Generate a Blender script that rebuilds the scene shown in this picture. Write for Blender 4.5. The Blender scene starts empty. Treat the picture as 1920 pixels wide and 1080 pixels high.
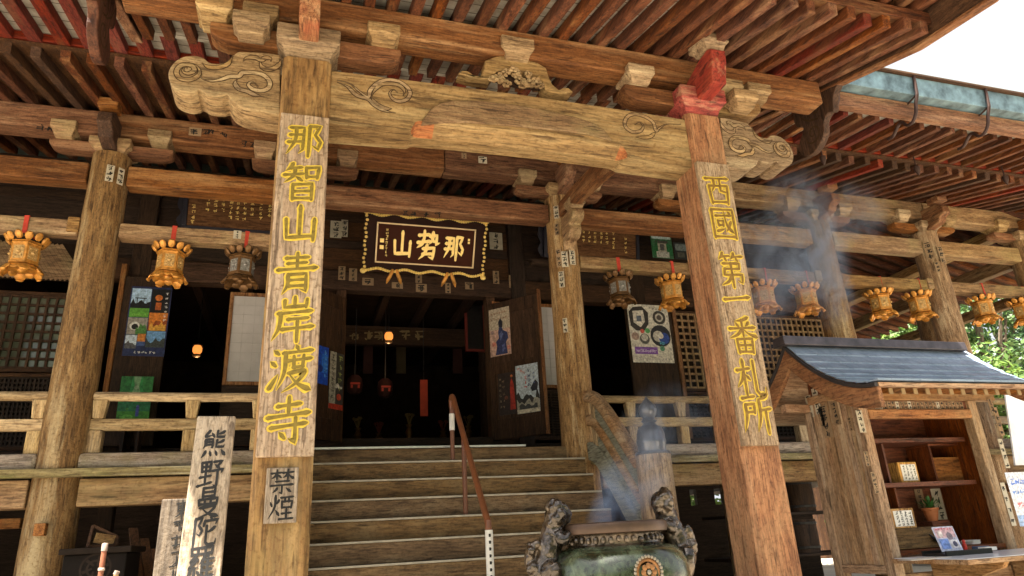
import bpy, bmesh, math, random
from mathutils import Vector, Matrix
random.seed(7)
scene = bpy.context.scene
COL = scene.collection
R = math.radians

# ---------------------------------------------------------------- camera
YAW, PITCH, ROLL, FPX = 0.311445, 0.3509475, -0.0561831, 1283.2
def _axes():
    cy, sy, cp, sp = math.cos(YAW), math.sin(YAW), math.cos(PITCH), math.sin(PITCH)
    f = Vector((sy*cp, cy*cp, sp)); r = Vector((cy, -sy, 0)); u = r.cross(f)
    cr, sr = math.cos(ROLL), math.sin(ROLL)
    return cr*r + sr*u, -sr*r + cr*u, f
RV, UV, FV = _axes()
cam_d = bpy.data.cameras.new('camera')
cam_d.sensor_width = 36; cam_d.lens = FPX/1920*36
cam_d.clip_start = .05; cam_d.clip_end = 2000
cam = bpy.data.objects.new('camera', cam_d); COL.objects.link(cam)
cam.matrix_world = Matrix(((RV.x, UV.x, -FV.x, 0), (RV.y, UV.y, -FV.y, 0), (RV.z, UV.z, -FV.z, 0), (0, 0, 0, 1)))
scene.camera = cam
def ray(px, py): return FV + RV*((px-960)/FPX) - UV*((py-540)/FPX)
def atY(px, py, Y):
    d = ray(px, py); return d*(Y/d.y)
def rectY(px0, py0, px1, py1, Y):      # a rectangle seen at these pixels, standing on the plane y = Y
    a = atY(px0, py0, Y); b = atY(px1, py0, Y); c = atY(px0, py1, Y); d = atY(px1, py1, Y)
    return (a.x+c.x)/2, (b.x+d.x)/2, (c.z+d.z)/2, (a.z+b.z)/2

# ---------------------------------------------------------------- light
SUN_EL, SUN_AZ = R(66.7), R(235)        # azimuth from +Y towards +X: sun in front of the porch, a little to the left
world = bpy.data.worlds.new('World'); scene.world = world; world.use_nodes = True
wn = world.node_tree; bg = wn.nodes['Background']
sky = wn.nodes.new('ShaderNodeTexSky'); sky.sky_type = 'NISHITA'; sky.sun_disc = False
sky.sun_elevation = SUN_EL; sky.sun_rotation = SUN_AZ; sky.air_density = 1.0; sky.dust_density = 4.0
hz_ = wn.nodes.new('ShaderNodeHueSaturation'); hz_.inputs['Saturation'].default_value = .4      # thin summer haze
wn.links.new(sky.outputs[0], hz_.inputs['Color'])
wtc = wn.nodes.new('ShaderNodeTexCoord'); wno = wn.nodes.new('ShaderNodeTexNoise'); wno.inputs['Scale'].default_value = 2.2; wno.inputs['Detail'].default_value = 7; wno.inputs['Roughness'].default_value = .55
wn.links.new(wtc.outputs['Generated'], wno.inputs['Vector'])
wdt = wn.nodes.new('ShaderNodeVectorMath'); wdt.operation = 'DOT_PRODUCT'; wdt.inputs[1].default_value = (.74, .50, .45); wn.links.new(wtc.outputs['Generated'], wdt.inputs[0])      # white added to the sky on the right so it renders bright
wad = wn.nodes.new('ShaderNodeMath'); wad.operation = 'ADD'; wn.links.new(wdt.outputs['Value'], wad.inputs[0]); wn.links.new(wno.outputs['Fac'], wad.inputs[1])
wmr = wn.nodes.new('ShaderNodeMapRange'); wmr.inputs[1].default_value = 1.0; wmr.inputs[2].default_value = 1.32; wn.links.new(wad.outputs[0], wmr.inputs[0])
wmx = wn.nodes.new('ShaderNodeMix'); wmx.data_type = 'RGBA'; wn.links.new(wmr.outputs[0], wmx.inputs[0]); wn.links.new(hz_.outputs[0], wmx.inputs[6]); wmx.inputs[7].default_value = (3.3, 3.4, 3.65, 1)
wn.links.new(wmx.outputs[2], bg.inputs[0]); bg.inputs[1].default_value = .05
sd = bpy.data.lights.new('sun', 'SUN'); sd.energy = 5.0; sd.angle = R(.5); sd.color = (1, .93, .82)
sun = bpy.data.objects.new('sun', sd); COL.objects.link(sun)
sdir = Vector((math.sin(SUN_AZ)*math.cos(SUN_EL), math.cos(SUN_AZ)*math.cos(SUN_EL), math.sin(SUN_EL)))
sun.rotation_euler = sdir.to_track_quat('Z', 'Y').to_euler(); sun.location = sdir*40
scene.view_settings.view_transform = 'Standard'; scene.view_settings.look = 'None'
scene.view_settings.gamma = 1; scene.view_settings.use_curve_mapping = False
scene.view_settings.exposure = 2.75
scene.cycles.max_bounces = 10; scene.cycles.diffuse_bounces = 6; scene.cycles.volume_bounces = 1
scene.cycles.use_denoising = True
scene.cycles.volume_step_rate = 2.0

# ---------------------------------------------------------------- helpers
class MB:
    def __init__(s): s.v = []; s.f = []; s.m = []
    def add(s, vs, fs, mi=0):
        o = len(s.v); s.v += [tuple(v) for v in vs]
        for f in fs: s.f.append([i+o for i in f]); s.m.append(mi)
        return s
    def box(s, x0, x1, y0, y1, z0, z1, mi=0):
        v = [(x0,y0,z0),(x1,y0,z0),(x1,y1,z0),(x0,y1,z0),(x0,y0,z1),(x1,y0,z1),(x1,y1,z1),(x0,y1,z1)]
        return s.add(v, [(3,2,1,0),(4,5,6,7),(0,1,5,4),(1,2,6,5),(2,3,7,6),(3,0,4,7)], mi)
    def hexa(s, lo, hi, mi=0):      # lo, hi: four points each, counter-clockwise from above
        return s.add(list(lo)+list(hi), [(3,2,1,0),(4,5,6,7),(0,1,5,4),(1,2,6,5),(2,3,7,6),(3,0,4,7)], mi)
    def taper(s, cx, cy, z0, z1, w0, d0, w1, d1, mi=0):
        q = lambda w, d, z: [(cx-w/2,cy-d/2,z),(cx+w/2,cy-d/2,z),(cx+w/2,cy+d/2,z),(cx-w/2,cy+d/2,z)]
        return s.hexa(q(w0,d0,z0), q(w1,d1,z1), mi)
    def bar(s, p, q, w, h, mi=0):   # a squared bar from p to q
        p = Vector(p); q = Vector(q); d = (q-p).normalized()
        r = d.cross(Vector((0,0,1)))
        if r.length < 1e-4: r = Vector((1,0,0))
        r.normalize(); u = r.cross(d)
        c = [(-1,-1),(1,-1),(1,1),(-1,1)]
        v = [e + r*(a*w/2) + u*(b*h/2) for e in (p, q) for a, b in c]
        return s.add(v, [(0,1,2,3),(7,6,5,4),(0,4,5,1),(1,5,6,2),(2,6,7,3),(3,7,4,0)], mi)
    def prism(s, pts, axis, a0, a1, mi=0):
        n = len(pts)
        def P(p, a):
            return (a, p[0], p[1]) if axis == 'X' else ((p[0], a, p[1]) if axis == 'Y' else (p[0], p[1], a))
        v = [P(p, a0) for p in pts] + [P(p, a1) for p in pts]
        return s.add(v, [tuple(range(n)), tuple(range(2*n-1, n-1, -1))] + [(i, i+n, (i+1) % n + n, (i+1) % n) for i in range(n)], mi)
    def lathe(s, prof, cx, cy, n=32, mi=0, a0=0, a1=2*math.pi):
        full = abs(a1-a0-2*math.pi) < 1e-6; k = n if full else n+1; o = len(s.v)
        vs = [(cx+r*math.cos(a0+(a1-a0)*i/n), cy+r*math.sin(a0+(a1-a0)*i/n), z) for r, z in prof for i in range(k)]
        fs = []
        for j in range(len(prof)-1):
            for i in range(n):
                i2 = (i+1) % k
                fs.append((j*k+i, j*k+i2, (j+1)*k+i2, (j+1)*k+i))
        if full:
            if prof[0][0] > 1e-5: fs.append(tuple(range(k-1, -1, -1)))
            if prof[-1][0] > 1e-5: fs.append(tuple((len(prof)-1)*k+i for i in range(k)))
        return s.add(vs, fs, mi)
    def tube(s, pts, rad, n=8, mi=0):
        pts = [Vector(p) for p in pts]; m = len(pts)
        rs = rad if isinstance(rad, (list, tuple)) else [rad]*m
        vs = []; pr = None
        for i, p in enumerate(pts):
            t = (pts[min(i+1, m-1)] - pts[max(i-1, 0)]).normalized()
            r = t.cross(Vector((0,0,1))) if pr is None else pr - t*pr.dot(t)
            if r.length < 1e-4: r = t.cross(Vector((1,0,0)))
            r.normalize(); pr = r; u = r.cross(t)
            vs += [p + (r*math.cos(2*math.pi*k/n) + u*math.sin(2*math.pi*k/n))*rs[i] for k in range(n)]
        fs = [(j*n+k, (j+1)*n+k, (j+1)*n+(k+1) % n, j*n+(k+1) % n) for j in range(m-1) for k in range(n)]
        fs += [tuple(range(n)), tuple((m-1)*n+k for k in range(n-1, -1, -1))]
        return s.add(vs, fs, mi)
    def ball(s, c, rx, ry=None, rz=None, n=10, mi=0, rot=None):
        ry = rx if ry is None else ry; rz = rx if rz is None else rz
        c = Vector(c); vs = [Vector((0,0,-rz))]; m = max(4, n//2+1)
        for j in range(1, m):
            th = -math.pi/2 + math.pi*j/m
            vs += [Vector((rx*math.cos(th)*math.cos(2*math.pi*i/n), ry*math.cos(th)*math.sin(2*math.pi*i/n), rz*math.sin(th))) for i in range(n)]
        vs.append(Vector((0,0,rz)))
        if rot is not None: vs = [rot @ v for v in vs]
        vs = [v + c for v in vs]; L = len(vs)-1; fs = []
        for i in range(n):
            i2 = (i+1) % n
            fs.append((0, 1+i2, 1+i)); fs.append((L, 1+(m-2)*n+i, 1+(m-2)*n+i2))
            for j in range(m-2): fs.append((1+j*n+i, 1+j*n+i2, 1+(j+1)*n+i2, 1+(j+1)*n+i))
        return s.add(vs, fs, mi)
    def xf(s, mat):
        s.v = [tuple(mat @ Vector(v)) for v in s.v]; return s

def obj(name, mb, mats, parent=None, bevel=0, smooth=False, fix=True):
    me = bpy.data.meshes.new(name); me.from_pydata(mb.v, [], mb.f)
    mats = mats if isinstance(mats, (list, tuple)) else [mats]
    for m in mats: me.materials.append(m)
    if len(mats) > 1: me.polygons.foreach_set('material_index', mb.m)
    if fix:
        b = bmesh.new(); b.from_mesh(me); bmesh.ops.recalc_face_normals(b, faces=b.faces); b.to_mesh(me); b.free()
    if smooth:
        me.polygons.foreach_set('use_smooth', [True]*len(me.polygons))
        try: me.set_sharp_from_angle(angle=R(smooth if smooth is not True else 40))
        except Exception: pass
    me.update()
    o = bpy.data.objects.new(name, me); COL.objects.link(o)
    if bevel:
        bv = o.modifiers.new('bevel', 'BEVEL'); bv.width = bevel; bv.segments = 2; bv.limit_method = 'ANGLE'; bv.angle_limit = R(50); bv.harden_normals = False
    if parent: child(o, parent)
    return o
def child(o, p):
    o.parent = p
    o.matrix_parent_inverse = Matrix.Translation(-Vector(p.location)) if p.get('world') else Matrix.Identity(4)
def tag(o, label=None, cat=None, group=None, kind=None):
    if label: o['label'] = label
    if cat: o['category'] = cat
    if group: o['group'] = group
    if kind: o['kind'] = kind
    return o
def thing(name, label, cat, loc=(0,0,0), group=None, world=True):   # children are modelled in world metres when world is set
    o = bpy.data.objects.new(name, None); COL.objects.link(o); o.location = loc; o.empty_display_size = .2
    if world: o['world'] = 1
    return tag(o, label, cat, group)
def dup(o, parent=None):
    c = o.copy(); COL.objects.link(c)
    if parent is not None: c.parent = parent
    for ch in list(o.children): dup(ch, c)
    return c

# ---------------------------------------------------------------- materials
def new_mat(name):
    m = bpy.data.materials.new(name); m.use_nodes = True
    nt = m.node_tree; return m, nt, nt.nodes['Principled BSDF']
def N(nt, t, **kw):
    n = nt.nodes.new(t)
    for k, v in kw.items(): setattr(n, k, v)
    return n
def ramp(nt, stops):
    r = nt.nodes.new('ShaderNodeValToRGB'); e = r.color_ramp.elements
    while len(e) < len(stops): e.new(.5)
    for i, (p, c) in enumerate(stops): e[i].position = p; e[i].color = (*c, 1) if len(c) == 3 else c
    return r
def mixc(nt, fac, a, b):
    m = nt.nodes.new('ShaderNodeMix'); m.data_type = 'RGBA'
    for s, v in ((m.inputs[0], fac), (m.inputs[6], a), (m.inputs[7], b)):
        if hasattr(v, 'is_linked') or hasattr(v, 'links'): nt.links.new(v, s)
        elif isinstance(v, (int, float)): s.default_value = v
        else: s.default_value = (*v, 1)
    return m.outputs[2]
def coords(nt, scale, rnd=True):
    tc = N(nt, 'ShaderNodeTexCoord'); src = tc.outputs['Object']
    if rnd:
        oi = N(nt, 'ShaderNodeObjectInfo')
        mu = N(nt, 'ShaderNodeVectorMath', operation='SCALE'); mu.inputs[0].default_value = (37.1, 53.7, 91.3); nt.links.new(oi.outputs['Random'], mu.inputs['Scale'])
        ad = N(nt, 'ShaderNodeVectorMath', operation='ADD'); nt.links.new(src, ad.inputs[0]); nt.links.new(mu.outputs[0], ad.inputs[1]); src = ad.outputs[0]
        m7 = N(nt, 'ShaderNodeMath', operation='MULTIPLY'); m7.inputs[1].default_value = 7.31; nt.links.new(oi.outputs['Random'], m7.inputs[0])
        fr = N(nt, 'ShaderNodeMath', operation='FRACT'); nt.links.new(m7.outputs[0], fr.inputs[0])
        mr = N(nt, 'ShaderNodeMapRange'); mr.inputs[3].default_value = .65; mr.inputs[4].default_value = 1.45; nt.links.new(fr.outputs[0], mr.inputs[0])
        sv = N(nt, 'ShaderNodeVectorMath', operation='SCALE'); nt.links.new(src, sv.inputs[0]); nt.links.new(mr.outputs[0], sv.inputs['Scale']); src = sv.outputs[0]
    mp = N(nt, 'ShaderNodeMapping'); mp.inputs['Scale'].default_value = scale; nt.links.new(src, mp.inputs[0])
    return src, mp.outputs[0]
def noise(nt, vec, scale=1, detail=5, rough=.6, dist=0):
    n = N(nt, 'ShaderNodeTexNoise'); n.inputs['Scale'].default_value = scale; n.inputs['Detail'].default_value = detail
    n.inputs['Roughness'].default_value = rough; n.inputs['Distortion'].default_value = dist; nt.links.new(vec, n.inputs['Vector']); return n.outputs['Fac']
WOOD = {}
def wood(name, dark, mid, light, axis='X', pale=None, pale_amt=.5, stain=None, stain_amt=.5, rough=.75, bump=.35, g=14, vary=.25, spec=.3, flake=.75):
    key = (name, axis)
    if key in WOOD: return WOOD[key]
    m, nt, b = new_mat(f'{name} grain {axis}'); L = nt.links.new
    lo = 1.5
    sc = {'X': (lo, g, g), 'Y': (g, lo, g), 'Z': (g, g, lo)}[axis]
    raw, v = coords(nt, sc)
    n1 = noise(nt, v, 1, 7, .65, .25)
    r1 = ramp(nt, [(.22, dark), (.5, mid), (.80, light)]); L(n1, r1.inputs[0])
    col = r1.outputs[0]
    fine = N(nt, 'ShaderNodeMapping'); fine.inputs['Scale'].default_value = (5, 5, 5); L(v, fine.inputs[0])
    n2 = noise(nt, fine.outputs[0], 1, 4, .6)
    rf = ramp(nt, [(.36, (.38, .37, .36)), (.52, (.95, .95, .95)), (.68, (1.2, 1.2, 1.18))]); L(n2, rf.inputs[0])
    mm = N(nt, 'ShaderNodeMix', data_type='RGBA', blend_type='MULTIPLY'); mm.inputs[0].default_value = .8; L(col, mm.inputs[6]); L(rf.outputs[0], mm.inputs[7]); col = mm.outputs[2]
    big = noise(nt, raw, 1.3, 5, .65)
    half = N(nt, 'ShaderNodeMapping'); half.inputs['Scale'].default_value = tuple(c*.35 if c > 1 else c*1.6 for c in sc); L(raw, half.inputs[0])
    n3 = noise(nt, half.outputs[0], 1, 6, .7)
    if pale:
        rp = ramp(nt, [(.52, (0, 0, 0)), (.68, (1, 1, 1))]); L(n3, rp.inputs[0])
        k = N(nt, 'ShaderNodeMath', operation='MULTIPLY'); k.inputs[1].default_value = pale_amt; L(rp.outputs[0], k.inputs[0])
        col = mixc(nt, k.outputs[0], col, pale)
    if stain:
        rs = ramp(nt, [(.5, (0, 0, 0)), (.66, (1, 1, 1))]); L(big, rs.inputs[0])
        k = N(nt, 'ShaderNodeMath', operation='MULTIPLY'); k.inputs[1].default_value = stain_amt; L(rs.outputs[0], k.inputs[0])
        col = mixc(nt, k.outputs[0], col, stain)
    # flaking patches and pits
    fl = N(nt, 'ShaderNodeMapping'); fl.inputs['Scale'].default_value = tuple(34 if c > 1 else 7 for c in sc); L(raw, fl.inputs[0])
    n4 = noise(nt, fl.outputs[0], 1, 4, .65, .3)
    rfl = ramp(nt, [(.34, (.60, .54, .48)), (.46, (.95, .95, .95)), (.60, (1, 1, 1)), (.72, (1.32, 1.27, 1.18))]); L(n4, rfl.inputs[0])
    mm = N(nt, 'ShaderNodeMix', data_type='RGBA', blend_type='MULTIPLY'); mm.inputs[0].default_value = flake; L(col, mm.inputs[6]); L(rfl.outputs[0], mm.inputs[7]); col = mm.outputs[2]
    # cracks along the grain
    cr = N(nt, 'ShaderNodeMapping'); cr.inputs['Scale'].default_value = tuple(c*1.7 if c > 1 else .35 for c in sc); L(raw, cr.inputs[0])
    nc = noise(nt, cr.outputs[0], 1, 3, .5, .1)
    rc = ramp(nt, [(.345, (.18, .14, .12)), (.375, (1, 1, 1))]); L(nc, rc.inputs[0])
    mm = N(nt, 'ShaderNodeMix', data_type='RGBA', blend_type='MULTIPLY'); mm.inputs[0].default_value = .6; L(col, mm.inputs[6]); L(rc.outputs[0], mm.inputs[7]); col = mm.outputs[2]
    if vary:
        oi = N(nt, 'ShaderNodeObjectInfo'); mr = N(nt, 'ShaderNodeMapRange'); mr.inputs[3].default_value = 1-vary; mr.inputs[4].default_value = 1+vary*.6
        L(oi.outputs['Random'], mr.inputs[0]); hs = N(nt, 'ShaderNodeHueSaturation'); L(mr.outputs[0], hs.inputs['Value'])
        k9 = N(nt, 'ShaderNodeMath', operation='MULTIPLY'); k9.inputs[1].default_value = 13.7; L(oi.outputs['Random'], k9.inputs[0]); f9 = N(nt, 'ShaderNodeMath', operation='FRACT'); L(k9.outputs[0], f9.inputs[0])
        m9 = N(nt, 'ShaderNodeMapRange'); m9.inputs[3].default_value = .92; m9.inputs[4].default_value = 1.15; L(f9.outputs[0], m9.inputs[0]); L(m9.outputs[0], hs.inputs['Saturation'])
        h9 = N(nt, 'ShaderNodeMapRange'); h9.inputs[3].default_value = .492; h9.inputs[4].default_value = .4955; L(f9.outputs[0], h9.inputs[0]); L(h9.outputs[0], hs.inputs['Hue']); L(col, hs.inputs['Color']); col = hs.outputs[0]
    L(col, b.inputs['Base Color']); b.inputs['Roughness'].default_value = rough
    b.inputs['Specular IOR Level'].default_value = spec
    bp = N(nt, 'ShaderNodeBump'); bp.inputs['Strength'].default_value = bump; bp.inputs['Distance'].default_value = .02
    ad = N(nt, 'ShaderNodeMath', operation='ADD'); L(n1, ad.inputs[0])
    ml = N(nt, 'ShaderNodeMath', operation='MULTIPLY'); L(rc.outputs[0], ml.inputs[0]); ml.inputs[1].default_value = .6; L(ml.outputs[0], ad.inputs[1])
    ad3 = N(nt, 'ShaderNodeMath', operation='ADD'); L(ad.outputs[0], ad3.inputs[0]); L(n4, ad3.inputs[1])
    ad2 = N(nt, 'ShaderNodeMath', operation='ADD'); L(ad3.outputs[0], ad2.inputs[0])
    ml2 = N(nt, 'ShaderNodeMath', operation='MULTIPLY'); L(n2, ml2.inputs[0]); ml2.inputs[1].default_value = .4; L(ml2.outputs[0], ad2.inputs[1])
    L(ad2.outputs[0], bp.inputs['Height']); L(bp.outputs[0], b.inputs['Normal'])
    WOOD[key] = m; return m
def plain(name, c, rough=.6, metal=0, spec=.4, var=.15, sc=6, bump=0, emit=0):
    m, nt, b = new_mat(name); L = nt.links.new
    raw, v = coords(nt, (sc, sc, sc)); n = noise(nt, v, 1, 5, .6)
    r = ramp(nt, [(.3, tuple(x*(1-var*1.6) for x in c)), (.7, tuple(min(1, x*(1+var)) for x in c))]); L(n, r.inputs[0])
    L(r.outputs[0], b.inputs['Base Color']); b.inputs['Roughness'].default_value = rough; b.inputs['Metallic'].default_value = metal
    b.inputs['Specular IOR Level'].default_value = spec
    if bump:
        bp = N(nt, 'ShaderNodeBump'); bp.inputs['Strength'].default_value = bump; bp.inputs['Distance'].default_value = .01; L(n, bp.inputs['Height']); L(bp.outputs[0], b.inputs['Normal'])
    if emit: b.inputs['Emission Color'].default_value = (*c, 1); b.inputs['Emission Strength'].default_value = emit
    return m
def W_tan(a): return wood('weathered tan timber', (.085,.045,.019), (.27,.165,.073), (.47,.33,.16), a, pale=(.55,.42,.22), pale_amt=.5, stain=(.30,.25,.10), stain_amt=.45)
def W_gold(a): return wood('sun bleached timber', (.115,.070,.033), (.295,.20,.097), (.50,.375,.20), a, pale=(.60,.49,.27), pale_amt=.5, bump=.4)
def W_brown(a): return wood('brown beam timber', (.055,.022,.008), (.18,.080,.029), (.34,.175,.072), a, pale=(.50,.32,.16), pale_amt=.5, bump=.3)
def W_post(a): return wood('peeled round post timber', (.085,.045,.017), (.275,.17,.074), (.47,.33,.16), a, pale=(.60,.49,.29), pale_amt=.85, stain=(.24,.14,.055), stain_amt=.35, g=12, bump=.6, flake=1.0)
def W_orange(a): return wood('orange brown pillar timber', (.10,.038,.013), (.30,.138,.048), (.47,.25,.095), a, pale=(.55,.36,.17), pale_amt=.35, stain=(.30,.20,.09), stain_amt=.4, g=15, flake=.9, bump=.5)
def W_raft(a): return wood('reddish rafter timber', (.030,.012,.006), (.125,.045,.016), (.25,.10,.038), a, pale=(.46,.27,.12), pale_amt=.45, vary=.35, g=12)
def W_red(a): return wood('red painted rafter timber', (.06,.014,.008), (.17,.032,.015), (.26,.06,.026), a, pale=(.17,.075,.032), pale_amt=.8, vary=.3)
def W_redp(a): return wood('vermilion painted timber', (.14,.022,.010), (.26,.040,.018), (.32,.08,.035), a, pale=(.46,.30,.15), pale_amt=.8, g=7)
def W_plaq(a): return wood('grey weathered board', (.18,.12,.072), (.335,.25,.165), (.48,.385,.27), a, pale=(.62,.53,.38), pale_amt=.6, g=16, bump=.4, flake=1.0)
def W_verdi(a): return wood('green grey stair timber', (.15,.14,.095), (.27,.265,.19), (.36,.36,.27), a, flake=.3, bump=.2)
def W_stand(a): return wood('pale board timber', (.15,.115,.08), (.28,.225,.16), (.40,.34,.255), a, pale=(.46,.41,.32), pale_amt=.5, g=16, bump=.3, flake=.7)
def W_dimb(a): return wood('shade darkened board', (.05,.037,.024), (.11,.085,.058), (.18,.145,.10), a, pale=(.24,.2,.14), pale_amt=.4, g=16)  # rear slab's colour darkened so it reads as shaded
def W_grey(a): return wood('silvered deck timber', (.16,.115,.075), (.34,.27,.20), (.50,.43,.34), a, pale=(.56,.52,.44), pale_amt=.4, stain=(.20,.18,.07), stain_amt=.4)
def W_rail(a): return wood('pale railing timber', (.20,.12,.05), (.45,.33,.17), (.60,.48,.28), a, pale=(.66,.56,.36), pale_amt=.4)
def W_step(a): return wood('stair timber', (.06,.036,.016), (.19,.122,.056), (.32,.225,.115), a, stain=(.30,.24,.14), stain_amt=.25, g=10)
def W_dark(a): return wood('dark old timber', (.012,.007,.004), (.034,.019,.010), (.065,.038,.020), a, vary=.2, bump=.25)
def W_mid(a): return wood('deep brown timber', (.022,.011,.006), (.066,.033,.015), (.125,.068,.032), a, vary=.25)  # base colour lowered to deepen the shade in recesses
def W_booth(a): return wood('booth board timber', (.15,.085,.04), (.36,.235,.125), (.52,.38,.225), a, pale=(.60,.50,.34), pale_amt=.6, stain=(.36,.17,.06), stain_amt=.4, g=11)
def W_cab(a): return wood('reddish cabinet timber', (.045,.015,.006), (.135,.045,.017), (.21,.085,.034), a, vary=.15, rough=.5)
M_gold = plain('gilt lantern brass', (.58,.26,.045), .45, .3, .5, .3, 14, .15)
M_golddk = plain('dark lantern bronze', (.15,.075,.026), .45, .4, .4, .3, 14, .2)  # darker brown metal for the inner lanterns
M_panel = plain('pale lantern panel', (.50,.31,.11), .5, .15, .4, .35, 40)
M_goldleaf = plain('gold leaf letters', (.92,.66,.20), .4, .12, .5, .1, 20)
M_ygold = plain('yellow gold paint', (.66,.46,.05), .5, .1, .4, .15, 25)
M_ochre = plain('worn ochre paint', (.20,.115,.022), .6, 0, .3, .25, 30)
M_olive = plain('worn olive gold paint', (.19,.135,.022), .6, 0, .3, .25, 30)
M_ink = plain('black ink', (.012,.011,.010), .6, 0, .3, .2, 20)
M_groove = plain('painted groove shade', (.055,.030,.013), .8, 0, .2, .2, 20)  # dark colour stands in for the shade inside carved grooves
M_white = plain('white plaster boarding', (.66,.63,.55), .8, 0, .2, .12, 5)
M_paper = plain('white paper', (.74,.72,.66), .7, 0, .2, .06, 8)
M_redcloth = plain('red strap', (.45,.05,.03), .7, 0, .2, .15, 20)
M_black = plain('black iron', (.018,.016,.015), .45, .3, .4, .2, 20)
M_lacq = plain('dark maroon lacquer', (.022,.008,.005), .7, 0, .12, .15, 5)
M_brownpipe = plain('brown coated pipe', (.16,.060,.030), .38, 0, .5, .12, 10)
M_alu = plain('worn aluminium edging', (.62,.62,.60), .35, .7, .5, .1, 12)
M_nose = plain('worn pale nosing strip', (.45,.40,.31), .55, .1, .4, .15, 10)
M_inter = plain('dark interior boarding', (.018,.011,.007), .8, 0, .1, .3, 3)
# ---------------------------------------------------------------- ground
GZ = -1.55
def ground_mat():
    m, nt, b = new_mat('pale gravel court'); L = nt.links.new
    raw, v = coords(nt, (1, 1, 1), False)
    n = noise(nt, v, 60, 4, .7); n2 = noise(nt, v, .6, 5, .6)
    r = ramp(nt, [(.3, (.26, .22, .17)), (.7, (.48, .425, .345))]); L(n, r.inputs[0])
    r2 = ramp(nt, [(.35, (.8, .8, .8)), (.65, (1, 1, 1))]); L(n2, r2.inputs[0])
    mm = N(nt, 'ShaderNodeMix', data_type='RGBA', blend_type='MULTIPLY'); mm.inputs[0].default_value = 1; L(r.outputs[0], mm.inputs[6]); L(r2.outputs[0], mm.inputs[7])
    L(mm.outputs[2], b.inputs['Base Color']); b.inputs['Roughness'].default_value = .9
    bp = N(nt, 'ShaderNodeBump'); bp.inputs['Strength'].default_value = .4; bp.inputs['Distance'].default_value = .02; L(n, bp.inputs['Height']); L(bp.outputs[0], b.inputs['Normal'])
    return m
g = MB().add([(-400,-400,GZ),(400,-400,GZ),(400,400,GZ),(-400,400,GZ)], [(0,1,2,3)])
tag(obj('ground', g, ground_mat()), kind='structure')
tag(obj('underfloor_shade_sheet', MB().add([(-10,6.9,GZ+.004),(11.5,6.9,GZ+.004),(11.5,21,GZ+.004),(-10,21,GZ+.004)], [(0,1,2,3)]), plain('underfloor shade colour', (.045,.035,.025), .95, 0, .1, .3, 3)), kind='structure')  # dark sheet added so the space under the floor stays dark

# ---------------------------------------------------------------- temple hall with its porch
T = thing('temple_hall', 'old timber temple hall with deep rafter eaves and a porch on two square pillars', 'temple', (1.97, 9.3, GZ))
def part(name, mb, mat, bevel=.008, label=None, smooth=False, parent=None):
    o = obj(name, mb, mat, parent or T, bevel, smooth)
    if label: o['label'] = label
    return o
M_gran = plain('grey granite', (.30,.29,.27), .8, bump=.3)
AX = 1.97                      # porch axis
PX = (-.09, 3.885)             # porch pillar centres
PY = 5.41
POSTX = [-7.7, -5.16, -2.62, -.09, 3.89, 6.43, 8.97, 11.52, 14.06]
HY = 9.33
# --- porch pillars (square, chamfered)
def pillar(cx, mat, name, label=None):
    h = .205; c = .035; z0, z1 = GZ+.18, 4.06
    pts = [(-h+c,-h),(h-c,-h),(h,-h+c),(h,h-c),(h-c,h),(-h+c,h),(-h,h-c),(-h,-h+c)]
    m = MB(); nz = 14
    for i in range(nz):
        za = z0+(z1-z0)*i/nz; zb = z0+(z1-z0)*(i+1)/nz
        o = len(m.v)
        if i == 0: m.v += [(cx+x, PY+y, za) for x, y in pts]; prev = list(range(o, o+8)); o += 8
        m.v += [(cx+x, PY+y, zb) for x, y in pts]; cur = list(range(o, o+8))
        for k in range(8): m.f.append([prev[k], prev[(k+1) % 8], cur[(k+1) % 8], cur[k]]); m.m.append(0)
        prev = cur
    m.f.append(prev); m.m.append(0)
    m.f.append(list(range(7,-1,-1))); m.m.append(0)
    o = part('porch_pillar', m, mat, .006, label)
    b = part('pillar_base', MB().taper(cx, PY, GZ, GZ+.18, .72, .72, .6, .6), M_gran, .02)
    return o
pillar(PX[0], W_tan('Z'), 'porch_pillar'); pillar(PX[1], W_orange('Z'), 'porch_pillar', 'orange brown square porch pillar')
# --- rainbow beam between the pillars with a chamfered lower edge
m = MB(); n = 100; xa, xb = PX[0]+.205, PX[1]-.205
for i in range(n+1):
    t = i/n; x = xa+(xb-xa)*t; cam_ = .05*math.sin(math.pi*t)
    e = min(1, max(0, (min(t, 1-t)-.195)/.02)); e = e*e*(3-2*e)
    zt, zb = 4.0+cam_*.5, 3.445+cam_*.9
    dz, dy = .10*e, .13*e
    o = len(m.v)
    m.v += [(x, 5.25, zt), (x, 5.25-.0, zb+dz+.012*(e > .5)), (x, 5.25+dy+.02*(e > 0), zb+.03*e), (x, 5.57, zb+.03*e), (x, 5.57, zt)]
    if i:
        for k in range(5): m.f.append([o-5+k, o-5+(k+1) % 5, o+(k+1) % 5, o+k]); m.m.append(1 if k == 1 and (.2 < t < .27 or .78 < t < .81) else 0)
m.f.append([0,1,2,3,4]); m.m.append(0); m.f.append([n*5+k for k in (4,3,2,1,0)]); m.m.append(0)
RB = part('rainbow_beam', m, [W_gold('X'), wood('flaking orange red paint', (.22,.085,.04), (.40,.18,.085), (.50,.29,.14), 'X', pale=(.56,.42,.22), pale_amt=.7)], .006)
LENS = [(788,238),(795,222),(806,208),(822,196),(850,190),(900,191),(960,198),(1020,208),(1080,222),(1112,233),(1130,244),(1143,260),(1147,266),(1100,254),(1040,246),(960,238),(880,232),(830,232)]
obj('beam_moulding', MB().prism([(p.x, p.z) for p in [atY(x, y, 5.25) for x, y in LENS]], 'Y', 5.226, 5.249), W_tan('X'), RB, .012)
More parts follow.
